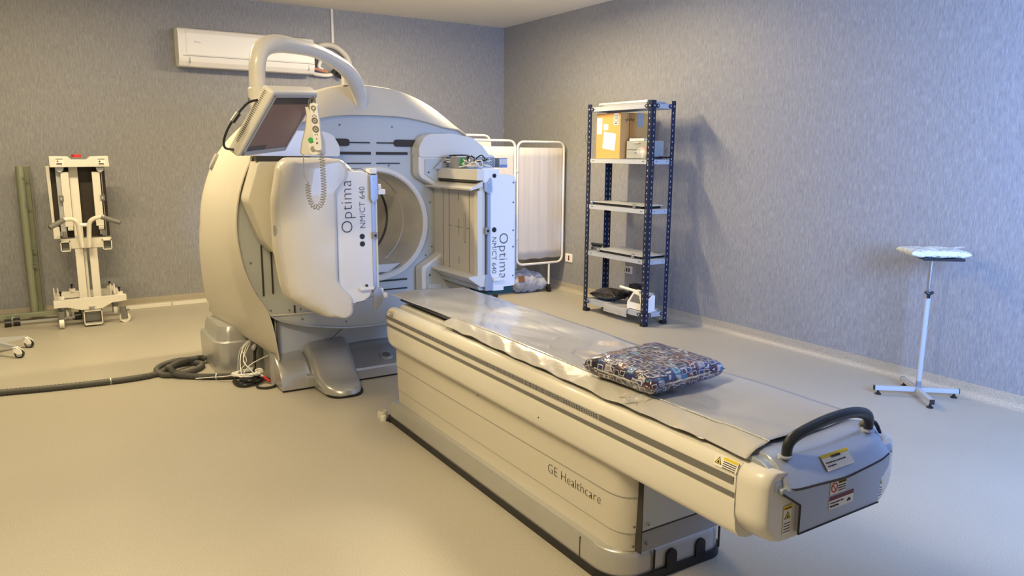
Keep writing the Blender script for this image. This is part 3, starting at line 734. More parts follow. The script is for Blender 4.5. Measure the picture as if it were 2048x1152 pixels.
b = B(); tube(b, [tuple(MM @ Vector((-.305, .025, -.057))), tuple(MM @ Vector((-.325, -.02, -.053)))], [.012, .012], 8); obj('ferrite', b, 'rubber', mon)
b = B(); tube(b, [tuple(MM @ Vector((0, 0, -.06))), tuple(MM @ Vector((-.03, .02, -.12))), (.972, 3.87, 1.745)], [.05, .042, .034], 14); obj('swivel', b, 'cream', gantry)
# holder for the handset under the lower right of the monitor
C0 = Vector((1.145, 3.625, 0))
def hp(dx, z, dy=0): return (C0.x + dx * .85 - dy * .53, C0.y - dx * .53 - dy * .85, z)   # dx across, dy towards the viewer
b = B()
def hring(z, w, d, cx=0): return [hp(cx + w * sx, z, d * sy) for sx, sy in ((-1, -.6), (-.8, -1), (.8, -1), (1, -.6), (1, .6), (.8, 1), (-.8, 1), (-1, .6))]
loft(b, [hring(1.533, .050, .028, .0), hring(1.545, .058, .034, .0), hring(1.60, .052, .032, .004), hring(1.66, .034, .024, .004), hring(1.72, .022, .016, .0), hring(1.76, .016, .012, -.012)], cap0=True, cap1=True)
obj('handset_holder', b, 'cream', gantry)
b = B(); prism(b, rpoly([(-.012, 1.625), (.02, 1.585), (.052, 1.60), (.052, 1.55), (.03, 1.535), (.0, 1.535), (-.008, 1.56)], .01, 3), 0, .02)
for v in b.verts: v.co = Vector(hp(v.co.x, v.co.z, .022 + v.co.y))
obj('holder_cradle', b, 'white', gantry)
b = B(); cyl(b, hp(.003, 1.604, .044), (-.53, -.85, 0), .0125, .003, 18); obj('green_button', b, 'green', gantry)
b = B(); cyl(b, hp(.012, 1.563, .044), (-.53, -.85, 0), .0125, .003, 18); obj('key_socket', b, 'grey', gantry)

hs = thing('handset', hp(.035, 1.545, .05), 'white remote handset with round buttons and a curly lead, hung beside the tilted monitor', 'remote control')
b = B(); pl = rpoly([(-.018, 1.555), (.018, 1.555), (.021, 1.66), (.019, 1.775), (-.019, 1.775), (-.021, 1.66)], .014, 4)
prism(b, pl, 0, .026, bev=.005)
TL = .16
def hpp(v, dx0=.032):
    z = v.z; return Vector(hp(v.x + dx0 - (z - 1.66) * .07, z, .034 + v.y))
for v in b.verts: v.co = hpp(v.co)
obj('casing', b, 'white', hs)
b = B()
for (x, z, r) in ((0, 1.752, .0115), (0, 1.695, .0145), (0, 1.655, .0155)):
    lathe(b, [(r * .55, 0), (r * .55, .003), (r, .003), (r, 0)], (0, 0, 0), 'Y', 18)
    for v in b.verts:
        if not v.tag: v.co = hpp(Vector((v.co.x + x, .0262 - 0.0 + v.co.y, v.co.z + z))); v.tag = True
obj('ring_buttons', b, 'stripe', hs)
b = B()
for (x, z, r) in ((-.008, 1.715, .0028), (.008, 1.715, .0028), (0, 1.72, .0028), (0, 1.735, .003), (0, 1.695, .004), (0, 1.655, .005), (-.005, 1.63, .0028), (.005, 1.63, .0028), (0, 1.61, .003), (0, 1.59, .005)):
    n0 = len(b.verts); cyl(b, (x, .0262, z), (0, 1, 0), r, .002, 10)
for v in b.verts: v.co = hpp(v.co)
obj('small_buttons', b, 'stripe', hs)
b = B(); rc = []
cpts = [hp(.045, 1.533, .02), hp(.048, 1.50, .02), hp(.050, 1.44, .02), hp(.050, 1.36, .02), hp(.038, 1.305, .02), hp(.015, 1.283, .02), hp(-.012, 1.30, .02), hp(-.024, 1.345, .02), hp(-.026, 1.392, .02)]
path = catmull(cpts, 40); n = len(path); hel = []
L = [0]
for a, c in zip(path, path[1:]): L.append(L[-1] + (c - a).length)
side_v = Vector((-.53, -.85, 0))
for i, p in enumerate(path):
    t = (path[min(i + 1, n - 1)] - path[max(i - 1, 0)]).normalized(); u = side_v.cross(t).normalized()
    ph = L[i] / L[-1] * 2 * PI * 30; hel.append((p, u, ph))
fine = []
for i in range(n - 1):
    for j in range(2):
        f = j / 2; p = hel[i][0].lerp(hel[i + 1][0], f); u = hel[i][1]; ph = hel[i][2] * (1 - f) + hel[i + 1][2] * f
        fine.append(p + u * math.cos(ph) * .0115 + side_v * math.sin(ph) * .0115)
tube(b, fine, .0024, 5)
tube(b, [fine[-1], hp(-.022, 1.402, .02), hp(-.040, 1.43, .02), hp(-.043, 1.48, .02), hp(-.043, 1.533, .015)], .0024, 6, smooth=4)
obj('curly_lead', b, 'grey', hs)
b = B(); tube(b, [hp(.005, 1.76, .03), hp(.0, 1.80, .01), hp(.02, 1.805, .01), hp(.03, 1.77, .04)], .003, 6, smooth=4); tube(b, [hp(-.002, 1.75, .03), hp(-.008, 1.79, .01), hp(.015, 1.797, .02), hp(.034, 1.76, .03)], .003, 6, smooth=4); obj('lead_loop', b, 'stripe', hs)

# ================================================================ PATIENT TABLE
TX = 1.915
table = thing('patient_table', (TX, 2.6, 0), 'long cream patient table of the scanner with grey stripes and a dark curved handle', 'patient table')
def mir(x): return 2 * TX - x
b = B(); prism(b, rpoly([(1.622, 3.92), (1.622, 1.95), (1.68, 1.855), (2.15, 1.845), (mir(1.622), 1.95), (mir(1.622), 3.92)], [.01, .10, .06, .06, .1, .01], 6), .0, .035, 'XY'); obj('rubber_skirt', b, 'black', table)
b = B(); q = rpoly([(1.628, 3.90), (1.628, 1.95), (1.69, 1.865), (2.14, 1.855), (mir(1.628), 1.95), (mir(1.628), 3.90)], [.01, .10, .06, .06, .1, .01], 6)
loft(b, [[(x, y, z) for x, y in [((px - TX) * s + TX, (py - 2.88) * s + 2.88) for px, py in q]] for z, s in ((.03, 1.0), (.10, 1.0), (.122, .992), (.130, .975))], cap0=True, cap1=True)
obj('plinth', b, 'silver', table, sharp=.8)
b = B()
for y in (2.08,): box(b, 1.6265, 1.63, y - .002, y + .002, .035, .118)
for x in (1.80, 2.14): box(b, x - .002, x + .002, 1.852, 1.86, .035, .12)
obj('plinth_joint', b, 'seam', table)
for x in (1.885, 2.035):
    b = B(); prism(b, rpoly([(x - .025, .02), (x - .025, .085), (x - .01, .10), (x + .012, .10), (x + .025, .085), (x + .025, .02)], .008), 1.849, 1.87); obj('castor_cutout', b, 'black', table)
# body
b = B(); loft(b, [[(x, y, z) for x, y in rpoly([(x0, 3.86), (x0, y0), (mir(x0), y0), (mir(x0), 3.86)], [.02, .11, .05, .02], 8)] for z, x0, y0 in ((.128, 1.664, 1.87), (.201, 1.661, 1.863), (.205, 1.659, 1.861), (.343, 1.655, 1.858), (.347, 1.652, 1.858), (.50, 1.651, 1.858))], cap0=True, cap1=True)
obj('body', b, 'cream2', table, sharp=.6)
for xs_, ys_, zs_ in ((1.6525, 1.857, .345), (1.6595, 1.861, .203)):
    q_ = rpoly([(xs_, 3.86), (xs_, ys_), (2.0, ys_)], [0, .11, 0], 8); b = B(); tube(b, [(x, y, zs_) for x, y in q_ if x < 1.719], .0013, 5); obj('body_seam', b, 'grey', table)
b = B(); prism(b, [(1.72, .222), (1.72, .50), (2.17, .50), (2.17, .222)], 1.842, 1.87); obj('end_panel', b, 'bluegrey', table)
b = B(); box(b, 1.72, 2.17, 1.846, 1.87, .135, .218); obj('end_panel', b, 'grey', table)
b = B(); box(b, 1.717, 1.7205, 1.840, 1.872, .135, .50); box(b, 1.72, 2.17, 1.841, 1.847, .216, .221); obj('panel_gap', b, 'seam', table)
for x, y, z in ((1.690, 1.853, .245), (1.690, 1.856, .168), (1.745, 1.84, .245), (1.745, 1.844, .168)): 
    b = B(); cyl(b, (x, y, z), (0, -1, 0), .005, .006, 10); obj('screw', b, 'stripe', table)
# long top housing, one profile run along the table
lp = [(1.655, .455), (1.622, .468), (1.606, .49), (1.600, .53), (1.600, .575), (1.606, .590), (1.606, .596), (1.600, .604), (1.598, .625), (1.600, .652), (1.606, .674), (1.620, .690), (1.640, .695), (1.658, .690), (1.668, .680), (1.670, .668), (1.682, .668), (1.684, .693), (1.694, .701), (1.72, .703), (1.75, .700)]
profT = lp + [(mir(x), z) for x, z in lp[::-1]]
b = B(); loft(b, [[(TX + (x - TX) * s, y, .58 + (z - .58) * s2) for x, z in profT] for y, s, s2 in ((1.335, 1, 1), (3.80, 1, 1), (3.845, .995, .98), (3.87, .975, .90))], cap0=True, cap1=True)
obj('top_housing', b, 'cream', table, sharp=.5)
# ruler tape, solid grey stripe and groove shade painted as a dark strip on the left side
b = B(); box(b, 1.5965, 1.600, 1.345, 1.95, .628, .650); box(b, 1.5975, 1.6, 1.345, 3.85, .592, .603); obj('stripe_and_groove_shade', b, 'stripe', table)
b = B(); box(b, 1.5967, 1.600, 1.95, 3.855, .628, .650); obj('ruler_tape', b, 'grey', table)
b = B()
for k in range(95):
    y = 1.96 + k * .02
    box(b, 1.5960, 1.5968, y, y + .0028, .630, .648); 
    box(b, 1.5960, 1.5968, y + .008, y + .014, .633, .637); box(b, 1.5960, 1.5968, y + .008, y + .014, .641, .645)
obj('ruler_marks', b, 'ink', table)
# near end cap
b = B()
def capring(y, s, dz=0):
    pts = rpoly([(1.60, .53), (1.60, .665), (1.625, .695), (1.662, .698), (1.70, .668), (mir(1.70), .668), (mir(1.662), .698), (mir(1.625), .695), (mir(1.60), .665), (mir(1.60), .53), (mir(1.655), .47), (1.655, .47)], .03, 4)
    return [((x - TX) * s[0] + TX, y, (z - .58) * s[1] + .58 + dz) for x, z in pts]
loft(b, [capring(1.337, (1, 1)), capring(1.29, (1.0, 1)), capring(1.262, (.985, .985)), capring(1.245, (.955, .96)), capring(1.238, (.91, .92))], cap0=True, cap1=True)
obj('end_cap', b, 'cream', table, sharp=.8)
b = B(); tube(b, [(1.63, 1.337, .692), (1.606, 1.337, .677), (1.5996, 1.337, .655), (1.5996, 1.337, .54), (1.612, 1.337, .51), (1.65, 1.337, .473)], .0012, 5, smooth=3); obj('cap_seam', b, 'grey', table)
# blue-grey front: lower panel and raised handle block
b = B(); prism(b, rpoly([(1.735, .495), (2.12, .495), (2.125, .57), (2.160, .60), (2.165, .648), (1.652, .648), (1.652, .632), (1.735, .582)], .008, 3), 1.222, 1.27, bev=.006); obj('front_panel', b, 'silverblue', table)
b = B(); tube(b, [(1.655, 1.2225, .634), (1.7335, 1.2205, .583), (1.7335, 1.2205, .495)], .0035, 6); tube(b, [(1.735, 1.221, .494), (2.12, 1.221, .494)], .0022, 6); obj('panel_gap', b, 'seam', table)
b = B()
hb = [[(1.70, 1.40, .70), (1.70, 1.32, .722), (1.70, 1.262, .705), (1.70, 1.222, .664), (1.70, 1.216, .655), (1.70, 1.26, .64)]]
rings = []
for x, k in ((1.668, .35), (1.674, .75), (1.695, 1.0), (1.74, 1.0), (1.80, .80), (1.90, .66), (2.0, .80), (2.07, 1.0), (2.115, 1.0), (2.140, .75), (2.148, .35)):
    mid_ = 1 - ((x - 1.904) / .22) ** 2
    rings.append([(x, 1.40, .69), (x, 1.37, .70 + .02 * k), (x, 1.335, .70 + .026 * k), (x, 1.300, .700 + .026 * k), (x, 1.262, .688 + .026 * k), (x, 1.215 - .006 * mid_, .652 - .006 * mid_), (x, 1.210 - .006 * mid_, .643 - .008 * mid_), (x, 1.24, .640 - .010 * mid_), (x, 1.40, .66)])
loft(b, rings, cap0=True, cap1=True); obj('handle_block', b, 'silverblue', table, sharp=.7)
b = B(); tube(b, [(1.672, 1.2165, .647), (1.71, 1.211, .641), (1.80, 1.207, .637), (1.904, 1.203, .632), (2.0, 1.207, .636), (2.095, 1.211, .642), (2.142, 1.2165, .650)], .0038, 6, smooth=4); obj('block_gap', b, 'seam', table)
# silver shoulders between cap and block
for s in (1, -1):
    b = B(); pts = [(1.40, .696), (1.33, .712), (1.29, .707), (1.255, .690), (1.236, .665), (1.232, .645), (1.26, .64), (1.40, .66)]
    xs = (1.640, 1.645, 1.672, 1.682)
    loft(b, [[((x if s == 1 else mir(x)), y, z - (.008 if i in (0, 3) else 0)) for y, z in pts] for i, x in enumerate(xs)], cap0=True, cap1=True); obj('shoulder', b, 'silverblue', table, sharp=.7)
# curved handle
b = B(); tube(b, [(1.712, 1.262, .715), (1.715, 1.262, .748), (1.735, 1.260, .770), (1.79, 1.256, .786), (1.86, 1.254, .797), (1.93, 1.254, .800), (2.0, 1.256, .796), (2.055, 1.260, .783), (2.088, 1.262, .766), (2.10, 1.264, .742), (2.10, 1.266, .715)], [.0165, .017, .018, .0175, .017, .017, .017, .0175, .018, .017, .016], n=14, smooth=5, flat=.8); hd = obj('handle', b, 'handle', table)
b = B()
for x in (1.712, 2.10): lathe(b, [(.0001, .0), (.021, .0), (.021, .005), (.016, .008), (.0001, .008)], (x, 1.266, .716), 'Z', 20)
obj('handle_collar', b, 'silverblue', hd)
b = B(); tube(b, [(2.10, 1.30, .712), (2.118, 1.285, .738), (2.142, 1.27, .733), (2.158, 1.26, .700)], [.010, .013, .013, .008], 8, smooth=3, flat=.5); obj('strap', b, 'black', table)
# black carbon cradle end showing beside the sheet
b = B()
rings = []
for y, k in ((3.86, .6), (3.84, 1), (3.6, 1), (3.3, 1), (3.0, 1), (1.45, 1)):
    rings.append([(x, y, z) for x, z in ((1.685, .727 - .012 * (1 - k)), (1.700, .735), (1.715, .728), (1.76, .712), (1.915, .706), (mir(1.76), .712), (mir(1.715), .728), (mir(1.70), .735), (mir(1.685), .727), (mir(1.72), .704), (1.72, .704))])
loft(b, rings, cap0=True, cap1=True); obj('cradle', b, 'black', table, sharp=.7)
# labels
def sticker(c, xd, yd, w, h, parent, lines=3, head=None, tri=False, seed=0, name='warning_label'):
    """white label, optional coloured head bar and warning triangle, with rows of fine print"""
    Mx = frame_mtx(c, xd, yd); rnd = random.Random(seed)
    b = B(); box(b, 0, w, 0, h, .0, .001, 0, 1, Mx); st = obj(name, b, 'paper', parent)
    if head: b = B(); box(b, 0, w, h * .78, h, .001, .0015, 0, 1, Mx); obj('label_band', b, head, st)
    return Mx, st
# caution label on the handle block
cx = (1, 0, 0); cy = (0, .62, .78)
Mx, st = sticker((1.842, 1.2155, .6600), cx, (0, .66, .75), .125, .048, table, head='yellow')
text('CAUTION', Mx @ Vector((.062, .0335, .002)), Mx.to_3x3() @ Vector((1, 0, 0)), Mx.to_3x3() @ Vector((0, 1, 0)), .0095, 'ink', st, align='CENTER', bold=.0003)
text('Press pallet release ensured on handle', Mx @ Vector((.008, .021, .0015)), Mx.to_3x3() @ Vector((1, 0, 0)), Mx.to_3x3() @ Vector((0, 1, 0)), .0058, 'ink', st)
text('to pull pallet out.', Mx @ Vector((.008, .011, .0015)), Mx.to_3x3() @ Vector((1, 0, 0)), Mx.to_3x3() @ Vector((0, 1, 0)), .0058, 'ink', st)
# no-reach sign and red warning plate on the front panel
Mx, st = sticker((1.868, 1.2215, .578), cx, (0, 0, 1), .075, .042, table)
b = B(); lathe(b, [(.012, 0), (.012, .0012), (.015, .0012), (.015, 0)], (0, 0, 0), 'Z', 26); tube(b, [(-.009, .009, .0008), (.009, -.009, .0008)], .0014, 5); bmesh.ops.transform(b, matrix=Mx @ Matrix.Translation((.018, .021, .001)), verts=b.verts); obj('ban_sign', b, 'red', st)
b = B(); box(b, .036, .073, .028, .040, .001, .0015, 0, 1, Mx); obj('label_band', b, 'yellow', st)
text('WARNING', Mx @ Vector((.0545, .0305, .0015)), cx, (0, 0, 1), .0075, 'ink', st, align='CENTER')
for k in range(3): text('Keep hands clear', Mx @ Vector((.037, .021 - k * .0075, .001)), cx, (0, 0, 1), .005, 'ink', st)
Mx, st = sticker((1.868, 1.2215, .532), cx, (0, 0, 1), .115, .040, table, name='rating_label')
b = B(); box(b, 0, .115, .028, .040, .001, .0016, 0, 1, Mx); obj('label_band', b, 'darkred', st)
text('Maximum patient weight', Mx @ Vector((.005, .018, .001)), cx, (0, 0, 1), .0062, 'ink', st); text('227 kg (500 lbs)', Mx @ Vector((.005, .0075, .001)), cx, (0, 0, 1), .0062, 'ink', st, bold=.0003)
b = B(); box(b, .085, .103, .008, .014, .001, .0015, 0, 1, Mx); box(b, .089, .099, .014, .018, .001, .0015, 0, 1, Mx); obj('pictogram', b, 'ink', st)
def tri_label(c, w, h, xd, yd):
    Mx, st = sticker(c, xd, yd, w, h, table); X = Mx.to_3x3() @ Vector((1, 0, 0)); Y = Mx.to_3x3() @ Vector((0, 1, 0))
    if h > w:
        b = B(); box(b, 0, w, h - .012, h, .001, .0014, 0, 1, Mx); obj('label_band', b, 'yellow', st)
        text('CAUTION', Mx @ Vector((w / 2, h - .010, .0012)), X, Y, .0068, 'ink', st, align='CENTER')
        tc = (w / 2, h * .66); ts = w * .40
        rows = [(.003, h * .38 - k * .0085, w - .006) for k in range(4)]
    else:
        b = B(); box(b, h * .95, w - .002, h - .009, h - .001, .001, .0014, 0, 1, Mx); obj('label_band', b, 'yellow', st)
        tc = (h * .48, h * .5); ts = h * .38; rows = [(h * .98, h - .015 - k * .006, w - h - .004) for k in range(4)]
    b = B(); prism(b, [(tc[0] - ts, tc[1] - ts * .75), (tc[0] + ts, tc[1] - ts * .75), (tc[0], tc[1] + ts * .95)], .001, .0014, 'XY', mtx=Mx); obj('triangle_border', b, 'ink', st)
    k = .74; b = B(); prism(b, [(tc[0] - ts * k, tc[1] - ts * .62), (tc[0] + ts * k, tc[1] - ts * .62), (tc[0], tc[1] + ts * .66)], .0013, .0018, 'XY', mtx=Mx); obj('triangle', b, 'yellow', st)
    b = B(); box(b, tc[0] - ts * .3, tc[0] + ts * .3, tc[1] - ts * .5, tc[1] - ts * .28, .0018, .0021, 0, 1, Mx); prism(b, [(tc[0] - ts * .22, tc[1] - ts * .28), (tc[0] + ts * .3, tc[1] - ts * .28), (tc[0] - .0, tc[1] + ts * .15)], .0018, .0021, 'XY', mtx=Mx)
    for (x, y, ww) in rows: box(b, x, x + ww, y, y + .0026, .001, .0013, 0, 1, Mx)
    obj('fine_print', b, 'ink', st)
tri_label((1.684, 1.2365, .497), .034, .088, (1, 0, 0), (0, 0, 1))
tri_label((2.118 + .01, 1.2365, .497), .032, .082, (1, 0, 0), (0, 0, 1))
tri_label((1.5998, 1.425, .660), .085, .034, (0, -1, 0), (.36, 0, .93))
tri_label((1.5998, 3.83, .662), .075, .026, (0, -1, 0), (.36, 0, .93))
text('GE Healthcare', (1.6558, 2.34, .276), (0, -1, 0), (0, 0, 1), .057, 'ink', table, thin=.0017, spacing=1.02)
b = B(); cyl(b, (1.649, 2.90, .44), (-1, 0, 0), .003, .001, 8); cyl(b, (1.600, 2.33, .52), (-1, 0, 0), .003, .001, 8); obj('small_marks', b, 'ink', table)

# ---------------------------------------------------------------- vinyl sheet on the table
rnd = random.Random(5)
b = B(); rings = []
NY = 120
for i in range(NY + 1):
    t = i / NY; y = 1.335 + t * (3.99 - 1.335)
    wob = .006 * math.sin(y * 7.1) + .004 * math.sin(y * 17.3 + 1)
    far = max(0, (y - 3.35) / .64)
    row = []
    xl = 1.700 + .003 * math.sin(y * 5) + (.012 if y < 1.5 else 0)
    xr = 2.155 + .01 * math.sin(y * 2.3)
    for j in range(25):
        s = j / 24; x = xl + (xr - xl) * s
        z = .7385 + .0022 * math.sin(y * 5 + s * 6) + .0016 * math.sin(y * 13 + s * 11)
        z -= .010 * math.sin(PI * s) ** 2 * (1 - far)
        z += far ** 2 * (.010 * math.sin(PI * (s * 1.1 - .15)) + .0) - .018 * far * s * (1 - s) * 0
        z -= .004 * far ** 2 * max(0, s - .35)
        row.append((x - .02 * far * (1 - s), y + .05 * far * math.sin(s * 5.5) * .5, z))
    if not (y < 3.36): row = [row[0]] + row[1:]
    rings.append(row)
def sheet_mesh(rows, th=.0016, dr=(0, 0, -1)):
    b = B(); n = len(rows[0]); up = [[b.verts.new(p) for p in r] for r in rows]; dn = [[b.verts.new((p[0] + dr[0] * th, p[1] + dr[1] * th, p[2] + dr[2] * th)) for p in r] for r in rows]
    for i in range(len(rows) - 1):
        for j in range(n - 1):
            b.faces.new((up[i][j], up[i][j + 1], up[i + 1][j + 1], up[i + 1][j])); b.faces.new((dn[i][j], dn[i + 1][j], dn[i + 1][j + 1], dn[i][j + 1]))
    for i in range(len(rows) - 1):
        b.faces.new((up[i][0], up[i + 1][0], dn[i + 1][0], dn[i][0])); b.faces.new((up[i][-1], dn[i][-1], dn[i + 1][-1], up[i + 1][-1]))
    for j in range(n - 1):
        b.faces.new((up[0][j], dn[0][j], dn[0][j + 1], up[0][j + 1])); b.faces.new((up[-1][j], up[-1][j + 1], dn[-1][j + 1], dn[-1][j]))
    return b
sheet = thing('vinyl_sheet', (TX, 2.6, .70), 'grey glossy vinyl sheet laid lengthwise over the patient table', 'table cover')
obj('sheet', sheet_mesh(rings), 'vinyl', sheet, sharp=2)
rows = []
for i in range(141):
    y = 1.325 + i / 140 * (3.24 - 1.325); t = (y - 1.325) / 1.915
    xo = 1.612 + .030 * t + .0035 * math.sin(y * 9) + .002 * math.sin(y * 31)
    row = []
    for j in range(13):
        s = j / 12; x = 1.704 + .003 * math.sin(y * 5) + (.010 if y < 1.5 else 0) - s * (1.704 - xo)
        z = .7405 - .032 * s ** 1.3 + (.0055 * math.sin(y * 23 + s * 4) + .004 * math.sin(y * 41 + s * 7)) * s * (1.05 - s * .6)
        row.append((x, y + .025 * s * t, max(z, .7025)))
    rows.append(row)
fl = obj('side_flap', sheet_mesh(rows, .0012), 'flap', sheet, sharp=2)
b = B(); tube(b, [(r[-1][0], r[-1][1], r[-1][2]) for r in rows[::2]], .0010, 5); obj('flap_gap_line', b, 'ink', sheet)  # black line painted in for the shade of the gap below the flap
b = B(); tube(b, [(r[0][0] + .001, r[0][1], r[0][2] + .001) for r in rows[::3]], .0014, 5); obj('fold_line', b, 'bag', sheet)

# patterned cushion in plastic
cu = thing('cushion', (1.842, 1.95, .745), 'flat cushion in a glossy red, blue and white patterned cover on the patient table', 'cushion')
Mc = Matrix.Translation((1.842, 1.950, .788)) @ Matrix.Rotation(math.radians(3), 4, 'Z') @ Matrix.Rotation(math.radians(-1.5), 4, 'Y')
b = B(); pillow(b, .375, .355, .084, 44, .003, 3, Mc, 7, ex=.36); obj('cover', b, 'printed', cu, sharp=2)
b = B(); 
pts = []
for k in range(72):
    a = 2 * PI * k / 72; c, s = math.cos(a), math.sin(a); m_ = (abs(c) ** 5 + abs(s) ** 5) ** (-1 / 5)
    u, v = c * m_, s * m_; pin = .93 
    pts.append(Mc @ Vector((u * .1925 * pin * 1.02, v * .1825 * pin * 1.02, .001 * math.sin(k * 2))))
tube(b, pts, .0035, 6, closed=True); obj('piping', b, 'clear', cu)
b = B(); pr_ = [Vector((1.735, 1.93, .742)), Vector((1.68, 1.90, .7405)), Vector((1.66, 1.86, .739)), Vector((1.72, 1.85, .743)), Vector((1.76, 1.86, .747))]
rows = []
for i in range(9):
    u = i / 8; r = []
    for j in range(9):
        v = j / 8; x = 1.63 + .09 * u; y = 1.80 + .09 * v
        r.append((x + .01 * math.sin(v * 9), y + .012 * math.sin(u * 8), .7435 - .02 * (1 - u) + .005 * math.sin(u * 14 + v * 9)))
    rows.append(r)
obj('plastic_scrap', sheet_mesh(rows, .0008), 'clear', None, 'crumpled scrap of clear plastic sticking out under the patterned cushion', 'plastic scrap')

# ================================================================ ON THE FLOOR
b = B(); prism(b, [(1.60, 3.945), (1.645, 3.955), (1.70, 3.72), (1.665, 3.70), (1.655, 3.76)], .0, .006, 'XY'); obj('floor_hatch', b, 'black', None, 'black flat floor cutout plate under the far corner of the patient table', 'floor plate')
fo = thing('floor_outlet', (1.63, 4.0, 0), 'small round cream floor cable outlet beside the far end of the patient table', 'floor outlet')
b = B(); lathe(b, [(.0001, .0), (.030, .0), (.030, .03), (.024, .042), (.016, .042), (.016, .02), (.0001, .02)], (1.615, 3.985, 0), 'Z', 22); obj('socket_ring', b, 'cream2', fo)
b = B(); cyl(b, (1.615, 3.985, .02), 'Z', .015, .003, 16); obj('hole', b, 'seam', fo)
b = B(); lathe(b, [(.0001, .0), (.019, .0), (.019, .02), (.014, .03), (.0001, .03)], (1.60, 3.935, 0), 'Z', 18); obj('spout', b, 'cream', fo)

# corrugated hose with a coil
hz = .021
hp_ = [(-.85, 5.66, hz), (-.35, 5.615, hz), (-.05, 5.56, hz), (.24, 5.525, hz), (.45, 5.52, hz), (.60, 5.56, hz), (.75, 5.66, hz * 2.6), (.88, 5.74, hz * 2.2), (.93, 5.73, hz * 2), (.90, 5.80, hz), (.78, 5.84, hz), (.66, 5.77, hz), (.60, 5.64, hz), (.63, 5.50, hz), (.74, 5.47, hz), (.86, 5.55, hz), (.90, 5.66, hz), (.84, 5.73, hz), (.74, 5.72, hz * 1.2), (.675, 5.64, hz * 1.2), (.67, 5.52, hz * 2.9), (.70, 5.44, hz * 1.6), (.80, 5.36, hz), (.92, 5.28, hz), (1.03, 5.23, hz), (1.12, 5.22, hz)]
path = catmull(hp_, 26); R = [.020 + .0016 * (1 if (i // 1) % 2 else -1) for i in range(len(path))]
b = B(); tube(b, path, R, n=12)
hose = obj('corrugated_hose', b, 'hose', None, 'grey corrugated hose running in from the left with one coil on the floor', 'hose', sharp=.9)
for p, q in (((.30, 5.523, hz), (.306, 5.523, hz)), ((.93, 5.275, hz), (.935, 5.272, hz))):
    b = B(); tube(b, [p, q], .0235, 14); obj('cable_tie', b, 'white', hose)

# black cable coil and loose leads by the silver corner base
bc = thing('black_cable_coil', (1.08, 5.08, 0), 'coil of thick black cable on the floor by the silver gantry foot', 'cable')
b = B(); P = []
for k in range(150):
    a = k / 150 * 2 * PI * 4.3; r = .085 + .010 * math.sin(k * .6) - .0002 * k
    P.append((1.09 + r * 1.05 * math.cos(a), 5.07 + r * math.sin(a), .012 + k / 150 * .040))
P += [(1.14, 5.12, .06), (1.165, 5.17, .10), (1.175, 5.20, .17), (1.20, 5.24, .22), (1.25, 5.30, .25)]
tube(b, catmull(P, 2), .0105, 8); obj('cable', b, 'rubber', bc)
b = B(); tube(b, [(1.14, 5.02, .012), (1.12, 4.93, .010), (1.16, 4.88, .010), (1.22, 4.89, .010), (1.25, 4.97, .010), (1.235, 5.06, .012), (1.18, 5.10, .012)], .008, 8, smooth=6); obj('loop', b, 'rubber', bc)
b = B(); tube(b, [(1.165, 5.19, .205), (1.185, 5.215, .222)], .014, 10); obj('ferrule', b, 'lgrey', bc)
wl = thing('loose_white_leads', (1.05, 5.15, 0), 'tangle of thin white and beige leads over the black cable coil', 'cables')
rnd = random.Random(11)
for mcol, cnt in (('cream', 3), ('white', 3), ('lgrey', 2)):
    for q in range(cnt):
        b = B(); a0 = rnd.random() * 6; P = []
        for k in range(26):
            a = a0 + k * .42; r = .055 + .05 * rnd.random(); P.append((1.10 + r * math.cos(a), 5.10 + r * .8 * math.sin(a), .055 + .012 * rnd.random() + (.004 * q)))
        P += [(1.10 + rnd.uniform(-.04, .04), 5.20, .12), (1.12 + rnd.uniform(-.03, .03), 5.27, .20), (1.20, 5.31, .27)] if q % 2 == 0 else [(.98, 5.18, .04), (.90, 5.24, .03), (.80, 5.30, .02)]
        tube(b, P, .0032, 5, smooth=4); obj('lead', b, mcol, wl)
b = B(); tube(b, [(1.06, 5.06, .07), (1.12, 5.12, .11), (1.20, 5.10, .155), (1.25, 5.05, .19)], .0035, 6, smooth=5); obj('lead', b, 'cream', wl)
rp_ = thing('red_plug', (1.205, 5.0, .02), 'small red and white plug among the black cables', 'plug')
b = B(); tube(b, [(1.185, 5.03, .045), (1.215, 4.98, .018)], .009, 8); obj('plug_body', b, 'red', rp_)
b = B(); tube(b, [(1.17, 5.055, .058), (1.185, 5.03, .045)], .007, 8); obj('plug_collar', b, 'white', rp_)

# ================================================================ METAL SHELVING
RN = Matrix(((1, -.02, 0), (.02, 1, 0), (0, 0, 1))).to_4x4(); RN.translation = Vector((4.555, 4.965, 0))
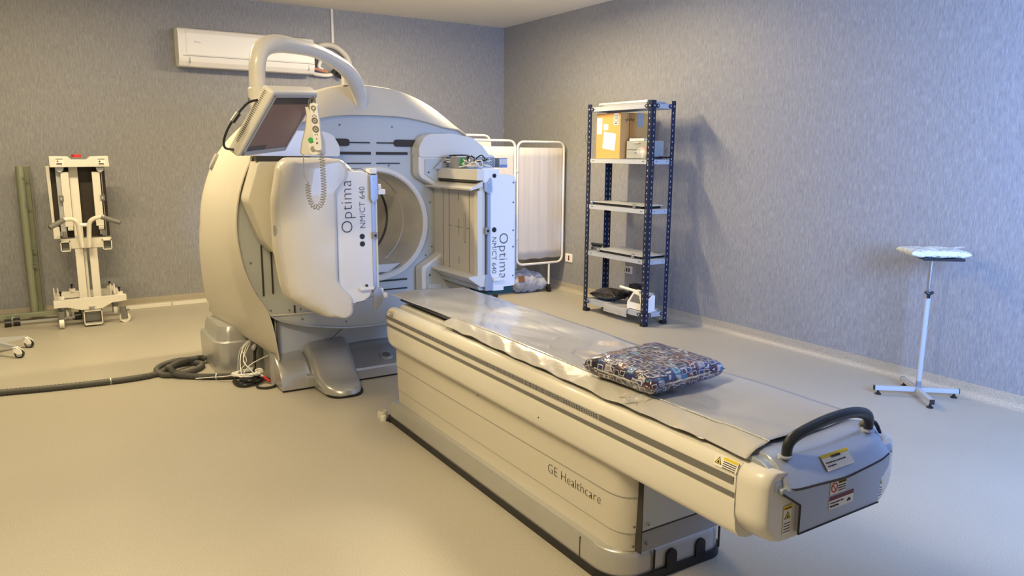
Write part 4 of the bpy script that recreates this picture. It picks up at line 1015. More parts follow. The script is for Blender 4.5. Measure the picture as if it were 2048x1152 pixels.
# local: x towards the wall (0..0.285), y away from the camera (0..0.875)
SW, SD = .285, .875
rack = thing('metal_shelving', (4.69, 5.40, 0), 'tall navy blue slotted metal shelving unit with five grey shelves', 'shelving unit')
def tf(bm, mtx=RN):
    bmesh.ops.transform(bm, matrix=mtx, verts=bm.verts); return bm
for (cx_, cy_, sx_, sy_) in ((0, 0, 1, 1), (0, SD, 1, -1), (SW, 0, -1, 1), (SW, SD, -1, -1)):
    b = B(); F = .048; th = .003
    box(b, min(cx_, cx_ + sx_ * th), max(cx_, cx_ + sx_ * th), min(cy_, cy_ + sy_ * F), max(cy_, cy_ + sy_ * F), .012, 2.012)
    box(b, min(cx_, cx_ + sx_ * F), max(cx_, cx_ + sx_ * F), min(cy_, cy_ + sy_ * th), max(cy_, cy_ + sy_ * th), .012, 2.012)
    for k in range(39):
        z = .05 + k * .05
        box(b, cx_ - .0008 if sx_ > 0 else cx_ - th - .0008, cx_ + th + .0008 if sx_ > 0 else cx_ + .0008, min(cy_ + sy_ * .024, cy_ + sy_ * .031), max(cy_ + sy_ * .024, cy_ + sy_ * .031), z, z + .016, mi=1)
        box(b, min(cx_ + sx_ * .024, cx_ + sx_ * .031), max(cx_ + sx_ * .024, cx_ + sx_ * .031), cy_ - .0008 if sy_ > 0 else cy_ - th - .0008, cy_ + th + .0008 if sy_ > 0 else cy_ + .0008, z, z + .016, mi=1)
    obj('post', tf(b), ['navy', 'lgrey'], rack)
    b = B(); x0, x1 = sorted((cx_ - sx_ * .004, cx_ + sx_ * .05)); y0, y1 = sorted((cy_ - sy_ * .004, cy_ + sy_ * .05)); box(b, x0, x1, y0, y1, 0, .028, .003); obj('foot', tf(b), 'black', rack)
for zi, z in enumerate((.125, .610, 1.065, 1.505, 1.985)):
    b = B(); e = .004
    box(b, e, SW - e, e, SD - e, z - .003, z)
    box(b, e, e + .002, e, SD - e, z - .042, z); box(b, SW - e - .002, SW - e, e, SD - e, z - .042, z)
    box(b, e, SW - e, e, e + .002, z - .042, z); box(b, e, SW - e, SD - e - .002, SD - e, z - .042, z)
    for y in (.085, .10, SD - .10, SD - .085): box(b, e - .0008, e + .002, y - .007, y + .007, z - .024, z - .016, mi=1)
    for x in (.08, SW - .08): box(b, x - .008, x + .008, e - .0008, e + .002, z - .024, z - .016, mi=1)
    obj('shelf', tf(b), ['tilegrey', 'stripe'], rack)
for z in (1.965, .105):
    for (cx_, cy_, sx_, sy_) in ((0, 0, 1, 1), (0, SD, 1, -1), (SW, 0, -1, 1), (SW, SD, -1, -1)):
        b = B(); o_ = -.0015 * sx_
        y0, y1 = sorted((cy_ + sy_ * .004, cy_ + sy_ * .085)); x0, x1 = sorted((cx_ + o_, cx_ + o_ * 2.4))
        prism(b, rpoly([(y0, z - .018), (y1, z - .018), (y1, z + .016), (y0, z + .016)], .015, 3), x0, x1, 'YZ')
        x0, x1 = sorted((cx_ + sx_ * .004, cx_ + sx_ * .085)); oy = -.0015 * sy_; y0, y1 = sorted((cy_ + oy, cy_ + oy * 2.4))
        prism(b, rpoly([(x0, z - .018), (x1, z - .018), (x1, z + .016), (x0, z + .016)], .015, 3), y0, y1, 'XZ')
        for d_ in (.024, .066):
            cyl(b, (cx_ + o_ * 2.4, cy_ + sy_ * d_, z), (-sx_, 0, 0), .0075, .003, 10, mi=1); cyl(b, (cx_ + sx_ * d_, cy_ + oy * 2.4, z), (0, -sy_, 0), .0075, .003, 10, mi=1)
        obj('corner_plate', tf(b), ['navy', 'lgrey'], rack)
for z in (.60, 1.05, 1.49):
    for (cx_, cy_, sx_, sy_) in ((0, 0, 1, 1), (0, SD, 1, -1), (SW, 0, -1, 1), (SW, SD, -1, -1)):
        b = B(); cyl(b, (cx_ - sx_ * .001, cy_ + sy_ * .027, z - .01), (-sx_, 0, 0), .007, .003, 10); obj('bolt', tf(b), 'chrome', rack)
        b = B(); cyl(b, (cx_ + sx_ * .027, cy_ - sy_ * .001, z - .01), (0, -sy_, 0), .007, .003, 10); obj('bolt', tf(b), 'chrome', rack)
b = B(); tube(b, [(-.001, .845, 1.75), (-.022, .868, 1.735), (-.028, .872, 1.70), (-.018, .868, 1.655), (-.001, .85, 1.64)], .0016, 5, smooth=4); obj('wire_loop', tf(b), 'black', rack)

# things on the shelves (world coordinates)
b = B(); box(b, 4.575, 4.80, 5.06, 5.66, 1.986, 2.000, .002); prism(b, [(4.57, 2.0), (4.575, 2.018), (4.80, 2.006), (4.80, 2.0)], 5.05, 5.72, 'XZ')
obj('metal_tray', b, 'lgrey', None, 'flat pale metal tray lying on the topmost shelf of the shelving unit', 'tray')
cb = thing('cardboard_box', (4.78, 5.60, 1.505), 'orange-brown cardboard box with pasted white papers on the upper shelf', 'box')
b = B(); box(b, 4.595, 4.965, 5.425, 5.775, 1.5055, 1.925, .004); obj('carton', b, 'carton', cb)
b = B(); box(b, 4.60, 4.96, 5.597, 5.603, 1.9245, 1.9265); box(b, 4.70, 4.706, 5.424, 5.426, 1.52, 1.92); obj('flap_seam', b, 'brown', cb)
def wallpaper(y0, y1, z0, z1, rot, rows, seed, mcol='paper', nm='paper_label'):
    c = ((y0 + y1) / 2, (z0 + z1) / 2); Mx = Matrix.Translation((4.5945, c[0], c[1])) @ Matrix.Rotation(rot, 4, 'X')
    b = B(); w, h = (y1 - y0) / 2, (z1 - z0) / 2
    box(b, -.001, .0, -w, w, -h, h, 0, 1, Mx); rnd = random.Random(seed)
    for k in range(rows):
        z = h * .8 - k * (2 * h * .85 / rows); a = rnd.uniform(.1, .8) * w
        box(b, -.0014, -.001, w * .75 - a * 1.6, w * .75, z - .003, z, 0, 1, Mx, mi=1)
    return obj(nm, b, [mcol, 'grey'], cb)
wallpaper(5.69, 5.765, 1.735, 1.885, 0, 7, 1); wallpaper(5.60, 5.665, 1.77, 1.825, 0, 2, 2)
lb = wallpaper(5.49, 5.67, 1.59, 1.745, .13, 5, 3)
o = wallpaper(5.455, 5.52, 1.815, 1.92, 0, 0, 4)
b = B()
for z0, z1, y0, y1 in ((1.845, 1.905, 5.462, 5.468), (1.845, 1.905, 5.507, 5.513), (1.90, 1.905, 5.462, 5.513), (1.845, 1.85, 5.462, 5.513), (1.862, 1.892, 5.475, 5.482), (1.862, 1.892, 5.492, 5.499), (1.825, 1.835, 5.467, 5.508)): box(b, 4.5925, 4.594, y0, y1, z0, z1)
obj('handling_mark', b, 'ink', cb)
b = B(); box(b, 4.80, 4.875, 5.4235, 5.4245, 1.80, 1.925); box(b, 4.80, 4.875, 5.424, 5.50, 1.925, 1.9265); obj('parcel_tape', b, 'drawer', cb)
b = B(); P = [(4.65 + k * .0075, 5.4235, 1.862 + .012 * math.sin(k * 2.3) + .006 * math.sin(k * 5.1)) for k in range(16)]; tube(b, P, .0022, 4, smooth=2); obj('marker_scrawl', b, 'ink', cb)
du = thing('drawer_unit', (4.70, 5.235, 1.505), 'small clear grey plastic drawer unit in front of the cardboard box', 'drawer unit')
b = B(); box(b, 4.65, 4.82, 5.08, 5.395, 1.5055, 1.668, .006); obj('case', b, 'drawer', du)
for z in (1.512, 1.592):
    b = B(); box(b, 4.642, 4.652, 5.095, 5.38, z, z + .070, .003); d_ = obj('drawer', b, 'drawer', du)
    b = B(); box(b, 4.634, 4.643, 5.20, 5.28, z + .052, z + .060, .002); obj('pull', b, 'lgrey', d_)
b = B(); box(b, 4.66, 4.77, 5.17, 5.37, 1.6685, 1.690, .003); obj('flat_carton', b, 'paper', None, 'small flat white carton lying on the clear drawer unit', 'carton')
pb = thing('wrapped_item', (4.63, 5.09, 1.505), 'crumpled clear bag holding a red and white item on the upper shelf', 'plastic bag')
b = B(); pillow(b, .065, .15, .10, 14, .006, 5, Matrix.Translation((4.600, 5.10, 1.560)) @ Matrix.Rotation(.2, 4, 'X')); obj('bag', b, 'clear', pb, sharp=2)
b = B(); pillow(b, .04, .07, .05, 8, .003, 6, Matrix.Translation((4.60, 5.10, 1.568))); obj('item', b, 'paper', pb, sharp=2)
b = B(); pillow(b, .035, .07, .025, 8, .003, 7, Matrix.Translation((4.60, 5.085, 1.594)) @ Matrix.Rotation(.3, 4, 'X')); obj('item_cap', b, 'red', pb, sharp=2)
b = B(); rnd = random.Random(8)
for k in range(4): tube(b, [(4.66 + .045 * j + rnd.uniform(-.01, .01), 5.035 + rnd.uniform(-.03, .03), 1.512 + rnd.uniform(0, .018)) for j in range(5)], .0045, 5, smooth=4)
obj('cable_bundle', b, 'black', None, 'thin black cable bundle lying at the right end of the upper shelf', 'cable')
# middle shelf plate
def plate(nm, x0, x1, y0, y1, z, lab, over=0):
    t = thing(nm, ((x0 + x1) / 2, (y0 + y1) / 2, z), lab, 'panel')
    b = B(); box(b, x0, x1, y0, y1, z + .022, z + .030, .002); obj('cover_plate', b, 'lgrey', t)
    b = B(); box(b, x0 + .01, x1 - .02, y0 + .04, y1 - .03, z + .0005, z + .022); obj('underside', b, 'black', t)
    for y in (y0 + .12, y1 - .05):
        b = B(); box(b, x0 - .012, x0 + .004, y - .018, y + .018, z + .004, z + .040, .004); cyl(b, (x0 - .013, y, z + .02), (-1, 0, 0), .007, .006, 10); obj('clip', b, 'chrome', t)
    b = B(); box(b, x1 - .05, x1 - .03, y0 + .10, y0 + .17, z + .030, z + .036); box(b, x1 - .03, x1 - .02, y1 - .3, y1 - .2, z + .030, z + .036); obj('tabs', b, 'stripe', t)
    return t
plate('latched_panel', 4.56, 4.82, 5.03, 5.82, 1.065, 'flat grey panel with black underside on the middle shelf')
plate('wide_latched_panel', 4.565, 4.90, 5.03, 5.70, .610, 'larger grey panel jutting past the shelving post on the fourth shelf down')
rb = thing('black_clamp', (4.63, 5.77, .61), 'small black clamp bar lying at the left end of the fourth shelf down', 'clamp')
b = B(); tube(b, [(4.59, 5.80, .675), (4.66, 5.70, .668)], .013, 10); tube(b, [(4.62, 5.82, .655), (4.66, 5.73, .648)], .010, 8); obj('bar', b, 'rubber', rb)
b = B(); box(b, 4.585, 4.63, 5.74, 5.80, .6105, .650, .006); obj('base', b, 'chrome', rb)
# bottom shelf
b = B(); rows = []
t_ = thing('black_bag', (4.66, 5.55, .125), 'crumpled shiny black plastic bag on the lowest shelf', 'bag')
b = B(); pillow(b, .21, .42, .105, 22, .022, 9, Matrix.Translation((4.680, 5.60, .190)) @ Matrix.Rotation(-.10, 4, 'X'), 2.2); obj('bag', b, 'blackbag', t_, sharp=2)
b = B(); box(b, 4.72, 4.81, 5.255, 5.375, .126, .325, .004); obj('black_case', b, 'black', None, 'upright matt black box behind the white bracket on the lowest shelf', 'box')
wb = thing('white_bracket', (4.66, 5.10, .125), 'white folding metal bracket with a long bar on the lowest shelf', 'bracket')
b = B(); prism(b, rpoly([(5.02, .127), (5.02, .19), (5.05, .285), (5.15, .300), (5.235, .19), (5.235, .127)], .01, 2) , 4.585, 4.597, 'YZ')
obj('side_plate', b, 'white', wb)
b = B(); prism(b, [(5.055, .20), (5.075, .27), (5.14, .28), (5.195, .20)], 4.582, 4.5848, 'YZ'); obj('opening', b, 'stripe', wb)
b = B(); prism(b, rpoly([(4.585, .127), (4.585, .18), (4.70, .27), (4.73, .27), (4.73, .127)], .006, 2), 5.018, 5.028); box(b, 4.585, 4.74, 5.0, 5.24, .126, .134); obj('end_plate', b, 'white', wb)
b = B(); tube(b, [(4.60, 5.10, .300), (4.64, 5.40, .300)], .014, 8); box(b, 4.59, 4.63, 5.08, 5.14, .283, .315, .003); obj('bar', b, 'white', wb)
b = B(); prism(b, [(4.66, .27), (4.72, .29), (4.73, .262)], 5.03, 5.10); obj('hinge', b, 'lgrey', wb)
rows = []
for i in range(14):
    y = 5.19 + i / 13 * .34; r = []
    for j in range(8):
        s = j / 7
        if s < .6: x, z = 4.66 - s / .6 * .118, .131 + .003 * math.sin(i)
        else: x, z = 4.541 - .002 * math.sin(i * 1.3), .128 - (s - .6) / .4 * .075
        r.append((x + .003 * math.sin(i * 1.7 + j), y, z))
    rows.append(r)
obj('plastic_sleeve', sheet_mesh(rows, .001), 'sleeve', None, 'limp translucent plastic sleeve hanging over the edge of the lowest shelf', 'plastic sleeve')
b = B(); box(b, 4.58, 4.70, 4.99, 5.18, .1255, .1262); obj('paper_sheet', b, 'paper', None, 'white sheet of paper under the white bracket on the lowest shelf', 'paper')

# ================================================================ STAND WITH WRAPPED PAD
st = thing('pedestal_stand', (4.775, 2.56, 0), 'slim grey cross-footed stand with a black star knob by the right wall', 'stand')
cxy = Vector((4.768, 2.562, 0))
for (tx, ty) in ((4.578, 2.718), (4.945, 2.410), (4.604, 2.381), (4.90, 2.728)):
    d = Vector((tx, ty, 0)) - cxy; L_ = d.length; d.normalize()
    Mx = frame_mtx(cxy, d, Vector((-d.y, d.x, 0)))
    b = B(); box(b, .012, L_ + .02, -.014, .014, .030, .060, .002, 1, Mx); lg = obj('leg', b, 'tilegrey', st)
    b = B(); box(b, L_ + .0195, L_ + .024, -.0145, .0145, .029, .061, .001, 1, Mx); obj('end_plug', b, 'black', lg)
    b = B(); lathe(b, [(.0001, 0), (.020, 0), (.020, .005), (.008, .016), (.006, .030), (.0001, .030)], Mx @ Vector((L_ - .005, 0, 0)), 'Z', 16); obj('glide', b, 'black', lg)
b = B(); cyl(b, (4.775, 2.56, .032), 'Z', .0165, .66, 20); lathe(b, [(.0165, .04), (.0165, .0), (.030, .0)], (4.775, 2.56, .062), 'Z', 20); obj('outer_tube', b, 'tilegrey', st)
b = B(); cyl(b, (4.775, 2.56, .69), 'Z', .0135, .225, 20); obj('inner_tube', b, 'chrome', st)
b = B(); kc = Vector((4.755, 2.547, .688)); nd = Vector((-.83, -.55, 0)).normalized(); sd = Vector((-nd.y, nd.x, 0))
tube(b, [kc, kc + nd * .03], [.012, .012], 12)
for a in (PI / 6, 5 * PI / 6, -PI / 2):
    tube(b, [kc + nd * .022, kc + nd * .022 + (sd * math.cos(a) + Vector((0, 0, 1)) * math.sin(a)) * .028], [.011, .009], 10)
obj('star_knob', b, 'black', st)
Mt = frame_mtx((4.775, 2.56, .915), (.78, -.62, 0), (.62, .78, 0))
b = B(); box(b, -.10, .145, -.12, .12, .0, .008, .002, 1, Mt); box(b, -.10, .145, -.12, -.112, -.006, .012, 0, 1, Mt); obj('tray', b, 'black', st)
wp_ = thing('wrapped_pad', (4.775, 2.56, .924), 'flat white pad wrapped in shiny clear plastic on top of the grey stand', 'pad')
Mt2 = frame_mtx((4.775, 2.56, .952), (.78, -.62, 0), (.62, .78, 0))
b = B(); pillow(b, .36, .28, .050, 30, .005, 12, Mt2, 6, ex=.4); obj('pad', b, 'bag', wp_, sharp=2)
b = B(); pillow(b, .10, .05, .012, 8, .006, 13, Mt2 @ Matrix.Translation((.17, .06, .024)) @ Matrix.Rotation(-.12, 4, 'Y')); obj('wrap_tail', b, 'clear', wp_, sharp=2)

# ================================================================ FOLDING SCREEN
fs = thing('folding_screen', (4.40, 6.9, 0), 'white tubular folding privacy screen with cloth panels and black castors', 'privacy screen')
def spanel(x0, x1, y, z0, z1, legx, seed, fold=.0, yc=0):
    r = .085; pts = []
    def P(x, z): return (x, y + fold * (x1 - x), z)
    c = rpoly([(x0, z0), (x1, z0), (x1, z1), (x0, z1)], r, 6)
    b = B(); tube(b, [P(x, z) for x, z in c], .0135, 12, closed=True); fr = obj('frame', b, 'cream', fs)
    rows = []; rnd = random.Random(seed); ph = [rnd.uniform(0, 6) for _ in range(4)]
    for i in range(41):
        u = i / 40; x = x0 + .014 + (x1 - x0 - .028) * u; row = []
        for j in range(13):
            v = j / 12; z = z0 + .058 + (z1 - z0 - .12) * v
            row.append((x, y + fold * (x1 - x) + .0012 * math.sin(u * 23 + ph[0] + v * 2.5) + .0008 * math.sin(u * 57 + ph[1]) * (.4 + v * .6), z - .004 * math.sin(u * 19 + ph[2]) * (1 - v)))
        rows.append(row)
    obj('cloth_panel', sheet_mesh(rows, .002, (0, 1, 0)), 'fabric', fs, sharp=2)
    if legx:
        yy = y + fold * (x1 - legx)
        b = B(); tube(b, [(legx, yy, z0), (legx, yy, .085)], .012, 12); obj('leg', b, 'cream', fs)
        b = B(); cyl(b, (legx - .016, yy, .034), 'X', .034, .032, 20); box(b, legx - .020, legx + .020, yy - .018, yy + .018, .04, .088, .006); obj('castor', b, 'rubber', fs)
spanel(4.392, 5.005, 6.86, .335, 1.672, 4.825, 1)
spanel(3.74, 4.355, 6.85, .335, 1.680, 4.11, 2)
spanel(3.55, 4.19, 7.10, .345, 1.735, 4.17, 3)
b = B()
for z in (.62, 1.35): box(b, 4.350, 4.397, 6.842, 6.87, z, z + .03, .004)
obj('hinge', b, 'cream', fs)
# laundry bundle under the screen
cl = thing('cloth_bundle', (4.63, 6.98, 0), 'crumpled pale cloth bundle on the floor beneath the folding screen', 'cloth')
b = B(); pillow(b, .46, .34, .25, 34, .030, 21, Matrix.Translation((4.59, 7.03, .118)) @ Matrix.Rotation(.1, 4, 'Y'), 2.2)
for v in b.verts: v.co.z = max(.003, v.co.z + .012 * math.sin(v.co.x * 43 + v.co.z * 20) + .010 * math.sin(v.co.y * 51 + v.co.x * 17))
obj('cloth', b, 'cloth', cl, sharp=2)
b = B(); box(b, -.035, .035, -.003, .003, -.035, .035, .002, 1, Matrix.Translation((4.46, 6.862, .175)) @ Matrix.Rotation(-.35, 4, 'Z') @ Matrix.Rotation(-.35, 4, 'X')); obj('brown_tag', b, 'brown', cl)

# ================================================================ WALL PLATES
sw = thing('wall_switch_plate', (5.05, 6.78, .34), 'white wall plate with a small dark red indicator beside the folding screen', 'switch plate')
b = B(); box(b, 5.040, 5.0528, 6.715, 6.845, .335, .43, .003); obj('cover', b, 'white', sw)
b = B(); box(b, 5.036, 5.0405, 6.765, 6.785, .355, .41, .001); obj('red_indicator', b, 'darkred', sw)
so = thing('wall_socket', (5.05, 5.76, .345), 'cream double power socket on the wall behind the shelving unit', 'power socket')
b = B(); box(b, 5.040, 5.0528, 5.70, 5.82, .345, .42, .003); obj('cover', b, 'cream', so)
b = B()
for y in (5.742, 5.778):
    box(b, 5.0385, 5.0405, y - .010, y + .010, .362, .402)
for y in (5.712, 5.808):
    for z in (.365, .382, .40): cyl(b, (5.0405, y, z), (-1, 0, 0), .004, .002, 8)
obj('openings', b, 'black', so)

# ================================================================ AIR CONDITIONER
ac = thing('air_conditioner', (1.91, 8.13, 2.36), 'long white wall-mounted air conditioner high on the back wall', 'air conditioner')
pf = [(8.222, 2.37), (8.10, 2.352), (8.05, 2.36), (8.015, 2.405), (8.005, 2.44), (8.005, 2.66), (8.03, 2.70), (8.06, 2.715), (8.222, 2.72)]
b = B(); prism(b, rpoly([p for p in pf], .012, 3), 1.262, 2.585, 'YZ', bev=.004); obj('body', b, 'white', ac)
b = B(); prism(b, rpoly([(8.000, 2.462), (8.000, 2.665), (8.028, 2.702), (8.036, 2.70), (8.02, 2.462)], .008, 3), 1.335, 2.575, 'YZ', bev=.003); obj('front_panel', b, 'white', ac)
b = B(); prism(b, rpoly([(8.001, 2.445), (8.012, 2.400), (8.048, 2.356), (8.06, 2.362), (8.03, 2.41), (8.012, 2.45)], .006, 3), 1.36, 2.52, 'YZ'); obj('air_flap', b, 'white', ac)
b = B(); box(b, 1.30, 2.58, 7.9995, 8.006, 2.452, 2.4555); box(b, 1.358, 1.361, 8.004, 8.018, 2.385, 2.445); box(b, 2.52, 2.523, 8.004, 8.018, 2.385, 2.445); obj('flap_gap', b, 'stripe', ac)
b = B()
for k in range(5): box(b, 1.42 + k * .24, 1.55 + k * .24, 8.06, 8.075, 2.715, 2.7205)
obj('top_vents', b, 'stripe', ac)
text('Midea', (1.405, 7.9995, 2.575), (1, 0, 0), (0, 0, 1), .026, 'grey', ac, thin=.0004)
b = B(); box(b, 2.846, 2.872, 8.205, 8.2225, 2.705, HC - .001, .002); obj('cable_conduit', b, 'cream', None, 'thin cream cable conduit running down from the ceiling beside the air conditioner', 'conduit')
pp = thing('refrigerant_pipes', (2.80, 8.17, 2.35), 'wrapped pipes with black tape leaving the right end of the air conditioner', 'pipes')
b = B(); tube(b, [(2.62, 8.16, 2.57), (2.68, 8.18, 2.655), (2.78, 8.185, 2.685), (2.88, 8.185, 2.67), (2.98, 8.18, 2.60), (3.03, 8.18, 2.50), (3.02, 8.18, 2.42)], .030, 12, smooth=6); obj('arched_pipe', b, 'cream2', pp)
b = B(); tube(b, [(2.60, 8.15, 2.40), (2.62, 8.16, 2.375), (2.72, 8.17, 2.365), (2.80, 8.17, 2.37), (2.84, 8.17, 2.39)], .020, 10, smooth=5); tube(b, [(2.88, 8.17, 2.40), (2.95, 8.17, 2.43), (3.0, 8.18, 2.45)], .024, 10, smooth=4); obj('lagged_pipe', b, 'cream', pp)
b = B(); tube(b, [(2.61, 8.14, 2.43), (2.70, 8.15, 2.41), (2.77, 8.16, 2.405)], .014, 8, smooth=4); obj('pink_lagging', b, 'copper', pp)
b = B(); tube(b, [(2.63, 8.14, 2.60), (2.625, 8.14, 2.53), (2.615, 8.14, 2.45)], .017, 8); tube(b, [(2.83, 8.15, 2.38), (2.87, 8.15, 2.43), (2.90, 8.15, 2.37), (2.93, 8.16, 2.36)], .027, 10, smooth=3); obj('black_tape', b, 'rubber', pp)
b = B(); tube(b, [(2.66, 8.16, 2.58), (2.70, 8.165, 2.52), (2.68, 8.165, 2.45), (2.72, 8.17, 2.42)], .020, 8, smooth=4); obj('torn_lagging', b, 'white', pp)

# ================================================================ COLLIMATOR CART
ct = thing('equipment_cart', (.31, 7.72, 0), 'cream steel equipment cart on castors holding dark framed plates against the back wall', 'cart')
def cbox(nm, m, *a, **k):
    b = B(); box(b, *a, **k); return obj(nm, b, m, ct)
b = B(); prism(b, [(.03, .25), (.60, .262), (.60, .205), (.48, .195), (.40, .150), (.24, .150), (.13, .185), (.03, .185)], 7.52, 7.57, bev=.004); obj('front_beam', b, 'cream', ct)
cbox('rear_beam', 'cream', .10, .56, 7.92, 7.97, .20, .26, bev=.004)
for x in (.07, .54): cbox('side_beam', 'cream', x - .025, x + .025, 7.56, 7.98, .20, .25, bev=.004)
b = B(); box(b, .25, .395, 7.49, 7.94, .015, .022); box(b, .25, .395, 7.49, 7.94, .138, .145); box(b, .25, .257, 7.49, 7.94, .015, .145); box(b, .388, .395, 7.49, 7.94, .015, .145); obj('lift_channel', b, 'cream', ct)
b = B(); box(b, .262, .383, 7.60, 7.61, .03, .13); obj('channel_block', b, 'grey', ct)
b = B(); cyl(b, (.32, 7.505, .146), 'Z', .012, .028, 12); cyl(b, (.32, 7.505, .174), 'Z', .026, .008, 14); obj('locking_pin', b, 'chrome', ct)
for x, y, turn in ((.078, 7.53, 1), (.565, 7.56, 0), (.09, 7.93, 0), (.53, 7.93, 1)):
    b = B(); cyl(b, (x, y, .10), 'Z', .028, .045, 16); box(b, x - .020, x + .020, y - .025, y + .025, .075, .105, .004)
    if turn: box(b, x - .024, x - .019, y - .02, y + .02, .035, .10); box(b, x + .019, x + .024, y - .02, y + .02, .035, .10)
    else: box(b, x - .02, x + .035, y - .024, y - .019, .035, .10); box(b, x - .02, x + .035, y + .019, y + .024, .035, .10); box(b, x - .0, x + .055, y - .015, y + .015, .105, .115)
    cs = obj('castor', b, 'stripe', ct)
    b = B()
    if turn: cyl(b, (x - .018, y, .046), 'X', .046, .036, 24)
    else: cyl(b, (x + .012, y - .018, .046), 'Y', .046, .036, 24)
    obj('wheel', b, 'cream', cs)
for x, y in ((.09, 7.56), (.55, 7.57), (.19, 7.94), (.50, 7.94)):
    b = B(); cyl(b, (x, y, .255), 'Z', .028, .03, 16); cyl(b, (x, y, .285), 'Z', .006, .03, 8, mi=1); cyl(b, (x, y, .312), 'Z', .011, .014, 8, mi=1); obj('stop_bolt', b, ['cream', 'black'], ct)
for x in (.045, .075, .50, .53): cbox('guide_fin', 'cream', x - .006, x + .006, 7.84, 7.90, .15, .31, bev=.003)
for x0, x1 in ((.235, .300), (.345, .41)): cbox('upright', 'cream', x0, x1, 7.66, 7.70, .18, .683, bev=.006)
cbox('upright_strut', 'cream', .305, .325, 7.70, 7.72, .20, .683)
cbox('centre_post', 'cream', .245, .315, 7.72, 7.76, .70, 1.44, bev=.004)
# handle
b = B(); tube(b, [(.292, 7.60, .70), (.280, 7.58, .84), (.270, 7.56, .92), (.235, 7.55, .955), (.18, 7.54, .955), (.155, 7.53, .945)], .019, 12, smooth=5); obj('handle_tube', b, 'cream', ct)
b = B(); tube(b, [(.345, 7.60, .70), (.355, 7.58, .84), (.365, 7.56, .92), (.40, 7.55, .955), (.455, 7.54, .968), (.48, 7.53, .965)], .019, 12, smooth=5); obj('handle_tube', b, 'cream', ct)
b = B(); tube(b, [(.27, 7.585, .90), (.36, 7.585, .90)], .016, 8); obj('handle_bridge', b, 'white', ct)
b = B(); tube(b, [(.17, 7.535, .952), (.06, 7.49, .895)], .022, 12); obj('grip', b, 'stripe', ct)
b = B(); tube(b, [(.46, 7.537, .967), (.60, 7.49, .915)], .021, 12); obj('grip', b, 'stripe', ct)
# head of the cart
b = B(); prism(b, [(.105, 1.40), (.105, 1.495), (.245, 1.495), (.27, 1.468), (.385, 1.468), (.415, 1.495), (.555, 1.50), (.56, 1.405)], 7.60, 7.80, bev=.006); obj('top_box', b, 'cream', ct)
b = B(); lathe(b, [(.0001, .026), (.036, .026), (.038, .02), (.038, .0), (.0001, .0)], (.315, 7.70, 1.485), 'Z', 20); obj('red_knob', b, 'red', ct)
for x in (.150, .468):
    b = B(); box(b, x, x + .062, 7.597, 7.60, 1.418, 1.475); box(b, x + .004, x + .058, 7.596, 7.598, 1.468, 1.474, mi=1); box(b, x + .008, x + .05, 7.596, 7.598, 1.425, 1.435, mi=1); box(b, x + .012, x + .024, 7.596, 7.598, 1.444, 1.458, mi=2 if x < .3 else 1); obj('sticker', b, ['paper', 'ink', 'red'], ct)
b = B(); box(b, .10, .53, 7.78, 7.86, .775, 1.41); obj('collimator_face', b, 'darkpanel', ct)
b = B(); prism(b, [(.075, 1.41), (.105, 1.41), (.105, .80), (.085, .80)], 7.74, 7.86, bev=.004); obj('frame_edge', b, 'cream', ct)
cbox('frame_foot', 'cream', .085, .135, 7.68, 7.74, .775, .88, bev=.004)
for x, s in ((.155, 1), (.465, -1)):
    b = B(); xx = sorted((x, x + .045)); box(b, x - .01 * s - (0 if s > 0 else -.02), x + .035, 7.70, 7.76, .78, 1.40, .003); obj('grey_rail', b, 'lgrey', ct)
    b = B(); x0 = x + .025 if s > 0 else x - .045; box(b, x0, x0 + .062, 7.66, 7.72, .88, 1.36, .004); box(b, x0 + .018, x0 + .06, 7.665, 7.71, .845, .885, .004); obj('cream_rail', b, 'cream', ct)
    b = B(); px_ = x - .002 if s > 0 else x + .006; box(b, px_, px_ + .035, 7.652, 7.70, 1.105, 1.155); box(b, px_ + .010, px_ + .022, 7.650, 7.653, 1.12, 1.14, mi=1); obj('lock_plate', b, ['stripe', 'lgrey'], ct)
    b = B(); prism(b, [(x - .01, 1.40), (x + .055, 1.40), (x + .05, 1.372), (x + .02, 1.352), (x - .005, 1.372)], 7.64, 7.70, bev=.003); obj('bracket', b, 'lgrey', ct)
    b = B(); cyl(b, (x + .012, 7.69, .79), 'Z', .016, .05, 12); box(b, x - .02, x + .0, 7.68, 7.70, .80, .84); obj('spring_catch', b, 'chrome', ct)
b = B(); box(b, .13, .53, 7.66, 7.74, .685, .775, .004); obj('lower_box', b, 'cream', ct)
for x in (.128, .452):
    b = B(); box(b, x, x + .075, 7.60, 7.66, .668, .675); box(b, x, x + .075, 7.60, 7.66, .750, .757); box(b, x, x + .007, 7.60, 7.66, .668, .757); box(b, x + .068, x + .075, 7.60, 7.66, .668, .757); box(b, x + .007, x + .068, 7.65, 7.66, .675, .75, mi=1); obj('square_socket', b, ['cream', 'stripe'], ct)

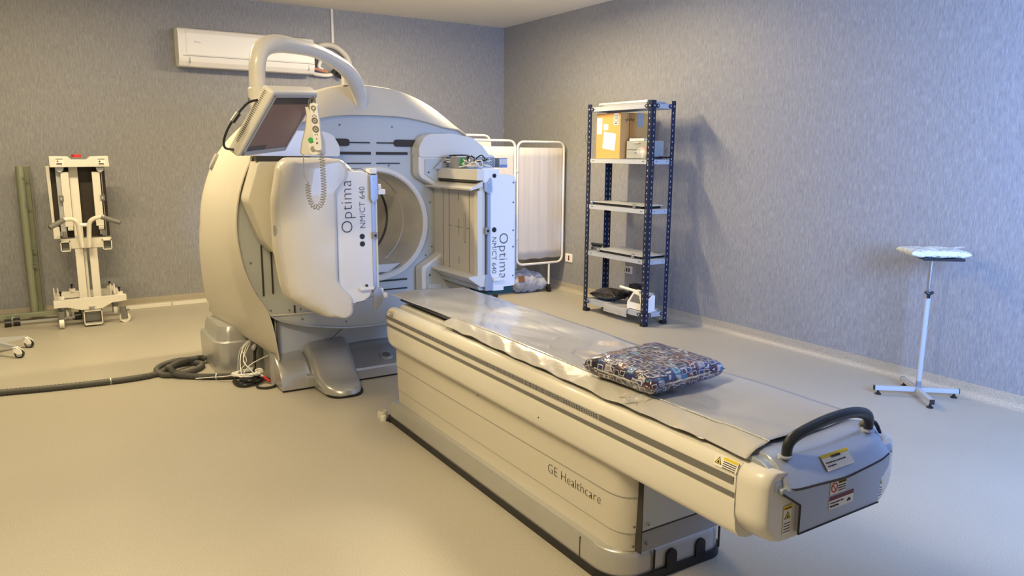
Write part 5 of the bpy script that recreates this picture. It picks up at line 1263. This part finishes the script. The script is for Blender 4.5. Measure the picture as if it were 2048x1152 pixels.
# ================================================================ GREEN RAIL STAND
gr = thing('green_rail_stand', (-.09, 8.05, 0), 'tall greenish metal rail standing on a low wheeled foot at the far left', 'rail stand')
b = B(); box(b, -.155, -.05, 8.10, 8.125, .06, 1.405, .003); obj('back_strip', b, 'glassy', gr)
b = B(); box(b, -.048, -.036, 8.08, 8.13, .06, 1.405); obj('dark_edge', b, 'stripe', gr)
b = B(); tube(b, [(-.118, 8.06, .03), (-.118, 8.06, 1.40)], .030, 16); obj('tube', b, 'glassy2', gr)
b = B()
for x, z in ((-.10, 1.30), (-.075, 1.295), (-.10, 1.06), (-.078, 1.05), (-.085, .67), (-.068, .66), (-.085, .53), (-.068, .525), (-.09, .50)): cyl(b, (x, 8.04, z), (0, -1, 0), .010, .014, 10); 
obj('bolts', b, 'stripe', gr)
b = B(); box(b, -.45, .17, 8.02, 8.10, .035, .075, .004); obj('foot_beam', b, 'glassy2', gr)
b = B(); box(b, -.30, .19, 7.86, 7.88, .02, .036); box(b, -.30, -.28, 7.87, 8.03, .02, .05); box(b, .17, .19, 7.87, 8.03, .02, .05); obj('foot_frame', b, 'lgrey', gr)
for x, y in ((-.33, 7.84), (-.265, 7.86), (.21, 7.88), (.25, 7.99)):
    b = B(); cyl(b, (x - .02, y, .032), 'X', .032, .05, 18); box(b, x - .022, x + .032, y - .018, y + .018, .04, .07, .004); obj('castor', b, 'rubber', gr)

# ================================================================ WHEELED BASE at the left edge
wbs = thing('castor_base', (-.435, 6.81, 0), 'grey star-shaped wheeled base with pale castors at the left edge of the photo', 'wheeled base')
cc = Vector((-.435, 6.81, 0))
b = B(); lathe(b, [(.0001, .14), (.035, .14), (.045, .10), (.045, .07), (.0001, .07)], cc, 'Z', 20); obj('hub', b, 'lgrey', wbs)
a0 = math.atan2(6.937 - 6.81, -.161 + .435)
for k in range(5):
    a = a0 - k * 2 * PI / 5; d = Vector((math.cos(a), math.sin(a), 0)); n_ = Vector((-d.y, d.x, 0))
    Mx = frame_mtx(cc, d, n_)
    b = B(); loft(b, [[tuple(Mx @ Vector((x, y, z))) for y, z in ((-w, z0), (w, z0), (w * .8, z1), (-w * .8, z1))] for x, w, z0, z1 in ((.03, .026, .075, .12), (.12, .022, .078, .115), (.22, .017, .078, .102), (.275, .015, .080, .098), (.285, .010, .082, .095))], cap0=True, cap1=True)
    ar = obj('leg', b, 'lgrey', wbs)
    cb_ = cc + d * .30; t2 = -0.5 + k * .15; e = Vector((math.cos(t2), math.sin(t2), 0)); Mw = frame_mtx(cc + d * .275, e, Vector((-e.y, e.x, 0)))
    b = B(); prism(b, rpoly([(-.010, .085), (.012, .085), (.045, .062), (.052, .035), (.02, .03), (-.004, .05)], .008, 2), -.020, -.012, 'XZ', mtx=Mw); prism(b, rpoly([(-.010, .085), (.012, .085), (.045, .062), (.052, .035), (.02, .03), (-.004, .05)], .008, 2), .012, .020, 'XZ', mtx=Mw); box(b, -.012, .014, -.020, .020, .070, .088, .003, 1, Mw); cs = obj('castor', b, 'white', ar)
    b = B(); p = Mw @ Vector((.026, -.011, .032)); cyl(b, p, Mw.to_3x3() @ Vector((0, 1, 0)), .032, .022, 22); obj('wheel', b, 'rubber', cs)
    b = B(); p = Mw @ Vector((.026, -.0125, .032)); cyl(b, p, Mw.to_3x3() @ Vector((0, 1, 0)), .022, .025, 18); obj('wheel_disc', b, 'lgrey', cs)
